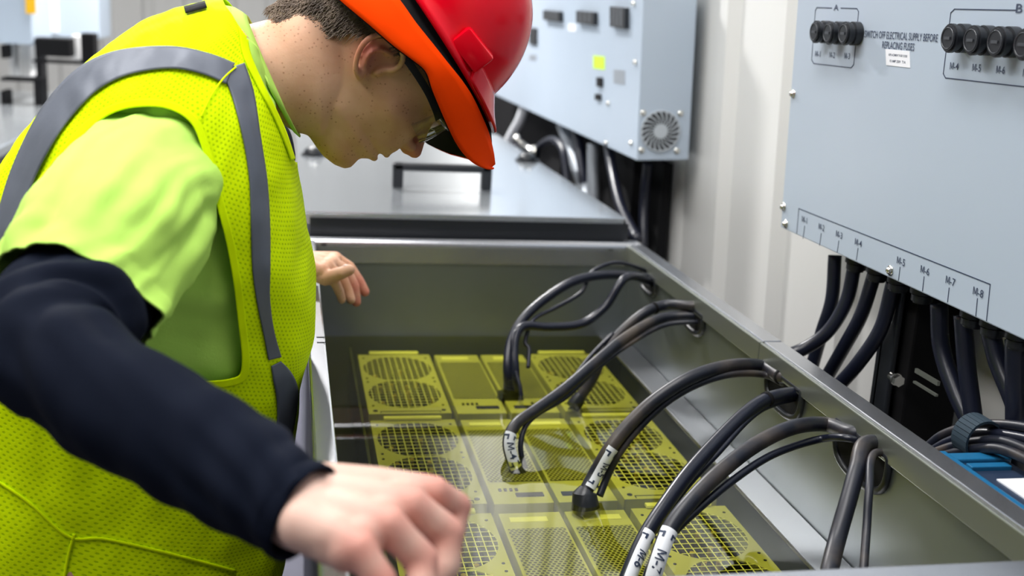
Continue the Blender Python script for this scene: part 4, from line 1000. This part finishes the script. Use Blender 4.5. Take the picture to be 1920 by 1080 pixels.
for i, ring in enumerate(rg):
    t = i / len(rg)
    for k, v in enumerate(ring):
        a = 2 * PI * k / 110; q = Vector((2.6 * math.cos(a + .9 * t), 2.6 * math.sin(a + .9 * t), t * 1.6 + 5)); mvs.append((v, v.normal * (.010 * noise.noise(q) + .005 * noise.noise(q * 2.3)) * min(1, .25 + t * 1.5)))
for v, d in mvs: v.co += d
wrinkle(sb.bm, .004, 10, (1, 1, 1), 11); wrinkle(sb.bm, .003, 24, (1, 1, 1), 5)
slo = pw(sb, 'short_sleeve', M['shirt'], tshirt); so2 = slo.modifiers.new('th', 'SOLIDIFY'); so2.thickness = .002; so2.offset = 0
hb_ = MB(); hb_.tube([v for v in [Vector(C + A * math.cos(t) + B * math.sin(t)) for (C, A, B) in [secs_s[-1]] for t in [2 * PI * k / 80 for k in range(80)]]], .0022, 6, closed=True)

# ---------------- navy undersleeve
ub = MB()
US = [(290, 375, 1.22, .045, .045), (222, 465, 1.14, .052, .050), (166, 548, 1.065, .062, .058), (116, 603, .998, .064, .058), (84, 640, .945, .0545, .053), (118, 682, .905, .0500, .050), (208, 742, .870, .0485, .048), (314, 806, .835, .0455, .045), (408, 860, .805, .0425, .042), (484, 908, .775, .040, .039), (535, 942, .757, .0372, .036), (567, 961, .747, .0365, .034)]
secs_u, rg = sleeve(ub, US, 12, 96)
# folds: rings of ridges across the arm, strongest inside the elbow
ub.bm.normal_update(); mv = []
nr = len(rg)
for i, ring in enumerate(rg):
    for k, v in enumerate(ring):
        t = i / nr; ph = 58 * t + 2.4 * math.sin(2 * PI * k / 96 + 1.2) + 4.5 * noise.noise(v.co * 9)
        amp = (.0030 * math.exp(-((t - .36) / .20) ** 2) + .0008) * (.5 + 1.1 * abs(noise.noise(v.co * 16 + Vector((9, 0, 0)))) * 2)
        if t > .82: amp *= .45 + 1.0 * (t < .93)
        mv.append((v, v.normal * (amp * math.sin(ph) + .0025 * noise.noise(v.co * 11 + Vector((4, 4, 4))) + .0045 * noise.noise(Vector((2.2 * math.cos(2 * PI * k / 96 + 3 * t), 2.2 * math.sin(2 * PI * k / 96 + 3 * t), t * 5 + 2))))))
for v, d in mv: v.co += d
und = pw(ub, 'undershirt_sleeve', M['navy']); so3 = und.modifiers.new('th', 'SOLIDIFY'); so3.thickness = .002; so3.offset = 0
cf = MB(); 
C0, A0, B0 = secs_u[-1]; T0 = (secs_u[-1][0] - secs_u[-5][0]).normalized()
loft(cf, [(C0 - T0 * .006, A0 * 1.03, B0 * 1.03), (C0 + T0 * .001, A0 * 1.035, B0 * 1.035), (C0 + T0 * .003, A0 * 1.0, B0 * 1.0), (C0 + T0 * .001, A0 * .93, B0 * .93), (C0 - T0 * .012, A0 * .90, B0 * .90)], 72, caps=False, ex=2.1)
pw(cf, 'cuff', M['navy'], und)
fs = MB(); capsule_chain(fs, [SHF, SHF.lerp(ELF, .5), ELF, ELF.lerp(WRF, .35), WRF.lerp(ELF, .12)], [.085, .062, .052, .050, .036]); pw(remesh(fs, .006, 3), 'undershirt_sleeve', M['navy'])

# ---------------- vest
ARM = [(452, 705), (425, 716), (385, 719), (345, 716), (300, 722), (150, 640), (20, 480), (26, 440), (48, 400), (70, 360), (100, 318), (130, 280), (165, 240), (200, 214), (235, 200), (275, 195), (312, 198), (345, 212), (368, 235), (384, 275), (396, 320), (412, 385), (430, 455), (443, 530), (452, 610), (458, 670)]
NECK = [(440, -60), (441, 8), (455, 60), (462, 105), (486, 160), (510, 205), (532, 255), (551, 305), (640, 330), (700, 200), (640, -60)]
def inside(x, y, poly):
    c = False; j = len(poly) - 1
    for i in range(len(poly)):
        xi, yi = poly[i]; xj, yj_ = poly[j]
        if (yi > y) != (yj_ > y) and x < (xj - xi) * (y - yi) / (yj_ - yi) + xi: c = not c
        j = i
    return c
vb = MB()
vrings = loft(vb, torso_secs(26, .012, 1), 260, caps=False, ex=2.25, uv=True)
def lowfold(p): return max(0, min(1, (1.2 - p.z) / .25)) + .35
wrinkle(vb.bm, .0085, 6.5, (1.3, 1, .6), 21, lowfold); wrinkle(vb.bm, .0030, 19, (1.6, 1, .7), 2)
bv0 = BVHTree.FromBMesh(vb.bm)
ax0, ax1 = PY(0, 0, YC), PY(0, 1, YC)
kill = []
for f in vb.bm.faces:
    c = f.calc_center_median(); x, y = proj(c)
    if inside(x, y, NECK) : kill.append(f)
    elif c.y < YC - .015 and inside(x, y, ARM): kill.append(f)
    elif c.y > YC + .015 :
        x2, y2 = proj((c.x, 2 * YC - c.y, c.z))
        if inside(x2, y2, ARM): kill.append(f)
bmesh.ops.delete(vb.bm, geom=kill, context='FACES')
vest = pw(vb, 'safety_vest', M['vest'])
so4 = vest.modifiers.new('th', 'SOLIDIFY'); so4.thickness = .0014; so4.offset = 1
def on_vest(x, y, off=.0025, bv=bv0):
    d = ray(x, y).normalized(); h = bv.ray_cast(CAM_O, d)
    if h[0] is None: return None
    n = h[1]; 
    if n.dot(d) > 0: n = -n
    return h[0] + n * off, n
def vest_strip(name, pts, m, wd=None, off=.003, par=None, th=.0012, nw=6, n=10, closed=False, lab=None):
    """a sewn tape: pts = (x, y, half width in px); laid on the vest surface"""
    sp = interp(pts, n); mb = MB(); rows_ = []; m_ = len(sp)
    for i in range(m_):
        a = sp[max(i - 1, 0)]; b = sp[min(i + 1, m_ - 1)]; tx_, ty_ = b[0] - a[0], b[1] - a[1]; l = math.hypot(tx_, ty_) or 1; nx, ny = -ty_ / l, tx_ / l; row = []
        for k in range(nw + 1):
            t = lin(-1, 1, k / nw); r_ = on_vest(sp[i][0] + nx * sp[i][2] * t, sp[i][1] + ny * sp[i][2] * t, off); row.append(r_)
        rows_.append(row)
    vv = [[(mb.bm.verts.new(q[0]) if q else None) for q in row] for row in rows_]
    for a, b in zip(vv[:-1], vv[1:]):
        for k in range(nw):
            q = (a[k], a[k + 1], b[k + 1], b[k])
            if all(q) and max((q[0].co - q[2].co).length, (q[1].co - q[3].co).length) < .06: mb.bm.faces.new(q)
    mb.bm.verts.ensure_lookup_table()
    o = pw(mb, name, M[m], par or vest); sd = o.modifiers.new('th', 'SOLIDIFY'); sd.thickness = th; sd.offset = 1
    if lab: o['label'] = lab
    return o
vest_strip('armhole_binding', [(x, y, 7) for x, y in ARM[6:] + ARM[:5]], 'vesttrim', off=.0035)
vest_strip('neck_binding', [(447, 22, 6), (453, 60, 7), (460, 105, 7), (484, 160, 6), (507, 205, 5), (528, 252, 5), (545, 300, 4)], 'vesttrim', off=.0035)
S1 = [(-100, 760, 20), (-72, 640, 21), (-40, 560, 22), (-10, 500, 22), (20, 420, 22), (48, 335, 23), (85, 258, 25), (120, 205, 27), (165, 158, 27), (215, 130, 25), (270, 117, 22), (330, 114, 20), (385, 125, 20), (428, 142, 21)]
S2 = [(434, 128, 22), (452, 180, 20), (468, 260, 16), (480, 340, 16), (484, 420, 17), (486, 500, 16), (490, 560, 12), (500, 620, 10), (512, 670, 12)]
S3 = [(514, 680, 10), (526, 705, 18), (534, 735, 20), (533, 775, 17), (528, 815, 14), (526, 850, 12)]
vest_strip('reflective_tape', S1, 'silver', nw=10, off=.0040, lab='silver grey tape over the shoulder and back')
vest_strip('reflective_tape', S2, 'silver', nw=10, off=.0040, lab='silver grey tape down the chest')
vest_strip('reflective_tape', S3, 'silver', nw=10, off=.0040, lab='silver grey tape at the waist')
vest_strip('shoulder_seam', [(438, 130, 1.6), (415, 152, 1.6), (392, 185, 1.6), (375, 222, 1.6)], 'vesttrim', off=.0055, nw=2)
vest_strip('pocket_seam', [(-5, 900, 3), (60, 945, 3), (130, 1005, 3), (200, 1010, 3), (330, 1040, 3), (440, 1070, 3)], 'vesttrim', off=.003, nw=2)
vest_strip('pocket_seam', [(140, 1000, 3), (128, 1045, 3), (118, 1100, 3)], 'vesttrim', off=.003, nw=2)
vest_strip('collar_tag', [(348, 26, 6), (388, 15, 6)], 'blackm', off=.004, nw=3)

# ---------------- hard hat
hat = None
def ring_h(u0, cf, af, ab, as_, n=96, lift=0, tilt=0):
    out = []
    for k in range(n):
        a = 2 * PI * k / n; c, s_ = math.cos(a), math.sin(a); f = cf + (af if c > 0 else ab) * c; out.append((u0 + lift * max(0, c) ** 2 + tilt * c, f, as_ * s_))
    return out
hb = MB(); prev = None
def addring(mb, pts, prev):
    cur = [mb.bm.verts.new(H(*p)) for p in pts]
    if prev:
        for k in range(len(cur)): mb.bm.faces.new((prev[k], prev[(k + 1) % len(cur)], cur[(k + 1) % len(cur)], cur[k]))
    return cur
for (u0, cf, af, ab, as_, tl) in [(7.6, .3, 14.0, 12.6, 12.0, .3), (8.0, .3, 14.4, 12.9, 12.2, .3), (8.5, .3, 13.6, 12.4, 11.9, .3), (9.0, .3, 12.0, 12.0, 11.3, .3)]: prev = addring(hb, ring_h(u0, cf, af, ab, as_, tilt=tl), prev)
N_ = 26
for i in range(1, N_ + 1):
    t = i / N_ * PI / 2; c = math.cos(t) ** .92; prev = addring(hb, [(u + 0, f, s) for u, f, s in ring_h(9.0 + 13.0 * math.sin(t) ** 1.0, .3 - .6 * math.sin(t), 11.8 * c + .02, 11.8 * c + .02, 11.1 * c + .02)], prev)
hb.bm.faces.new(prev)
# front ridge of the brim
hat = pw(hb, 'hard_hat', M['hatred']); sh = hat.modifiers.new('th', 'SOLIDIFY'); sh.thickness = .003; sh.offset = -1
# brim peak
pk = MB(); rows_ = []
for i in range(9):
    t = i / 8; ring = []
    for k in range(25):
        a = lin(-62, 62, k / 24) * PI / 180; c, s_ = math.cos(a), math.sin(a)
        rf = lin(12.0, 14.4 + 1.6 * max(0, math.cos(a * 1.25)) ** 1.2, t); rs = lin(11.2, 12.3, t); ring.append(pk.bm.verts.new(H(lin(10.4, 8.3, t) - .15 * math.sin(t * PI), .3 + rf * c, rs * s_)))
    rows_.append(ring)
for a, b in zip(rows_[:-1], rows_[1:]):
    for k in range(24): pk.bm.faces.new((a[k], a[k + 1], b[k + 1], b[k]))
pko = pw(pk, 'brim_peak', M['hatred'], hat); s5 = pko.modifiers.new('th', 'SOLIDIFY'); s5.thickness = .003
# accessory slot on the near side and the far side
for sg in (1, -1):
    sl = MB(); q = []
    def pxs(x, y, s):   # head point with side offset s seen at pixel (x, y)
        Yp = HY - s * CM; p = PY(x, y, Yp); return p
    mtx = Matrix.Translation(H(10.2, 4.4, sg * 10.9)) @ Matrix((e_u, e_f, e_s)).transposed().to_4x4() @ Matrix.Rotation(-.12, 4, 'Z') @ Matrix.Rotation(-.22 * sg, 4, 'Y')
    sl.box(-1.5 * CM, 1.5 * CM, -2.4 * CM, 2.4 * CM, -1.4 * CM, .95 * CM, .45 * CM, mtx=mtx); pw(sl, 'accessory_slot', M['hatred'], hat, 'auto')
# orange visor: near edge traced from the photograph, mirrored
def uf(x, y, s):
    p = PY(x, y, HY - s * CM) - HO; return p.dot(e_u) / CM, p.dot(e_f) / CM
lower = [(926, 314, 0), (912, 316, 3.0), (886, 304, 6.0), (861, 276, 8.7), (838, 232, 11.0), (812, 172, 12.8), (798, 134, 13.3), (770, 110, 13.6), (738, 86, 13.5), (694, 48, 12.8), (637, 0, 11), (590, -45, 8), (570, -75, 4), (565, -85, 0)]
upper = [(929, 308, 0), (926, 285, 1.5), (918, 252, 3.6), (906, 222, 6.5), (887, 182, 9.6), (866, 150, 11.2), (842, 120, 12.2), (812, 82, 12.5), (780, 42, 12.4), (745, -6, 11.7), (700, -50, 10), (660, -90, 7.5), (640, -110, 4), (632, -120, 0)]
vm = MB()
liner = []
def droop(f, s): return 2.6 * max(0, min(1, (f - 4) / 6)) * min(1, s / 6) * max(0, min(1, (19 - f) / 5))
def cur3(tab):
    S = interp([(*uf(x, y, s), s) for x, y, s in tab], 6)
    return S
Lc, Uc = cur3(lower), cur3(upper); rows_ = []
for j in range(7):
    t = j / 6; near = [(lin(a[0], b[0], t) - .5 * math.sin(t * PI), lin(a[1], b[1], t), lin(a[2], b[2], t) + .5 * math.sin(t * PI) * min(1, a[2] / 5)) for a, b in zip(Lc, Uc)]
    ring = near + [(u - droop(f, s), f, -s) for u, f, s in near[-2:0:-1]]; rows_.append([vm.bm.verts.new(H(*p)) for p in ring]); liner.append([(u - .15, f * .985, s * .975) for u, f, s in ring])
for a, b in zip(rows_[:-1], rows_[1:]):
    n_ = len(a)
    for k in range(n_): vm.bm.faces.new((a[k], a[(k + 1) % n_], b[(k + 1) % n_], b[k]))
vis = pw(vm, 'sun_visor', M['visor'], hat); s6 = vis.modifiers.new('th', 'SOLIDIFY'); s6.thickness = .002; vis['label'] = 'orange fabric visor round the brim'
# black underside liner joining visor and shell
un = MB(); rr_ = [[un.bm.verts.new(H(*p)) for p in row] for row in liner]; n_ = len(rr_[0])
rr_.append([un.bm.verts.new(H(lin(p[0], 8.6, .8), p[1] * .80, p[2] * .82)) for p in liner[-1]])
for a, b in zip(rr_[:-1], rr_[1:]):
    for k in range(n_): un.bm.faces.new((a[k], a[(k + 1) % n_], b[(k + 1) % n_], b[k]))
pw(un, 'visor_liner', M['blackm'], hat)

# ---------------- safety glasses
gtm = []
for sg in (1, -1):
    gl = MB(); gtm.append(gl); tmp = [H(u, f, sg * s) for u, f, s in ((3.0, .3, 8.1), (3.2, 3.0, 8.0), (3.2, 6.0, 7.9), (2.9, 8.4, 7.4), (2.6, 9.8, 6.6))]
    spn = spline(tmp, 6)
    for a, b in zip(spn[:-1], spn[1:]): gl.prism([a - e_u * .45 * CM, b - e_u * .45 * CM, b + e_u * .45 * CM, a + e_u * .45 * CM], e_s * sg * .28 * CM)
gl = MB(); brow_ = spline([H(2.9, 9.6, 6.7), H(3.2, 11.4, 4.6), H(3.3, 12.3, 1.8), H(3.3, 12.4, 0), H(3.3, 12.3, -1.8), H(3.2, 11.4, -4.6), H(2.9, 9.6, -6.7)], 6); gl.tube(brow_, CM * .28, 8)
gls = pw(gl, 'safety_glasses', M['black'], None, False)
for q in gtm: pw(q, 'temple', M['black'], gls, False)
ll = MB(); rows_ = []
for j in range(7):
    t = j / 6; rows_.append([ll.bm.verts.new(H(lin(3.1, -.9, t) + .3 * (abs(k - 20) / 20) ** 2 * t, f_ - .5 * t * t, s_)) for k, (f_, s_) in enumerate([(12.5 - 3.6 * (abs(q) / 6.9) ** 2.2, q) for q in [lin(-6.9, 6.9, k / 40) for k in range(41)]])])
for a, b in zip(rows_[:-1], rows_[1:]):
    for k in range(40): ll.bm.faces.new((a[k], a[k + 1], b[k + 1], b[k]))
lo_ = pw(ll, 'lens', M['lens'], gls); lo_['label'] = 'clear wraparound lens'

# ---------------- trousers and boots
tr = MB()
for sg in (-1, 1): capsule_chain(tr, [Vector((-.24, YC + sg * .08, .74)), Vector((-.22, YC + sg * .11, .48)), Vector((-.25, YC + sg * .12, .10))], [.105, .075, .060], 20)
loft(tr, torso_secs(4, -.03, 0, 3), 60, ex=2.2); pw(remesh(tr, .008, 4), 'trousers', M['trouser'])
for sg in (-1, 1):
    bt = MB(); capsule_chain(bt, [Vector((-.26, YC + sg * .12, .12)), Vector((-.27, YC + sg * .12, .055)), Vector((-.14, YC + sg * .13, .048)), Vector((-.06, YC + sg * .135, .042))], [.056, .052, .048, .040], 18)
    me_ = remesh(bt, .006, 3)
    for v in me_.vertices: v.co.z = max(v.co.z, .002)
    pw(me_, 'boot', M['blackm'])
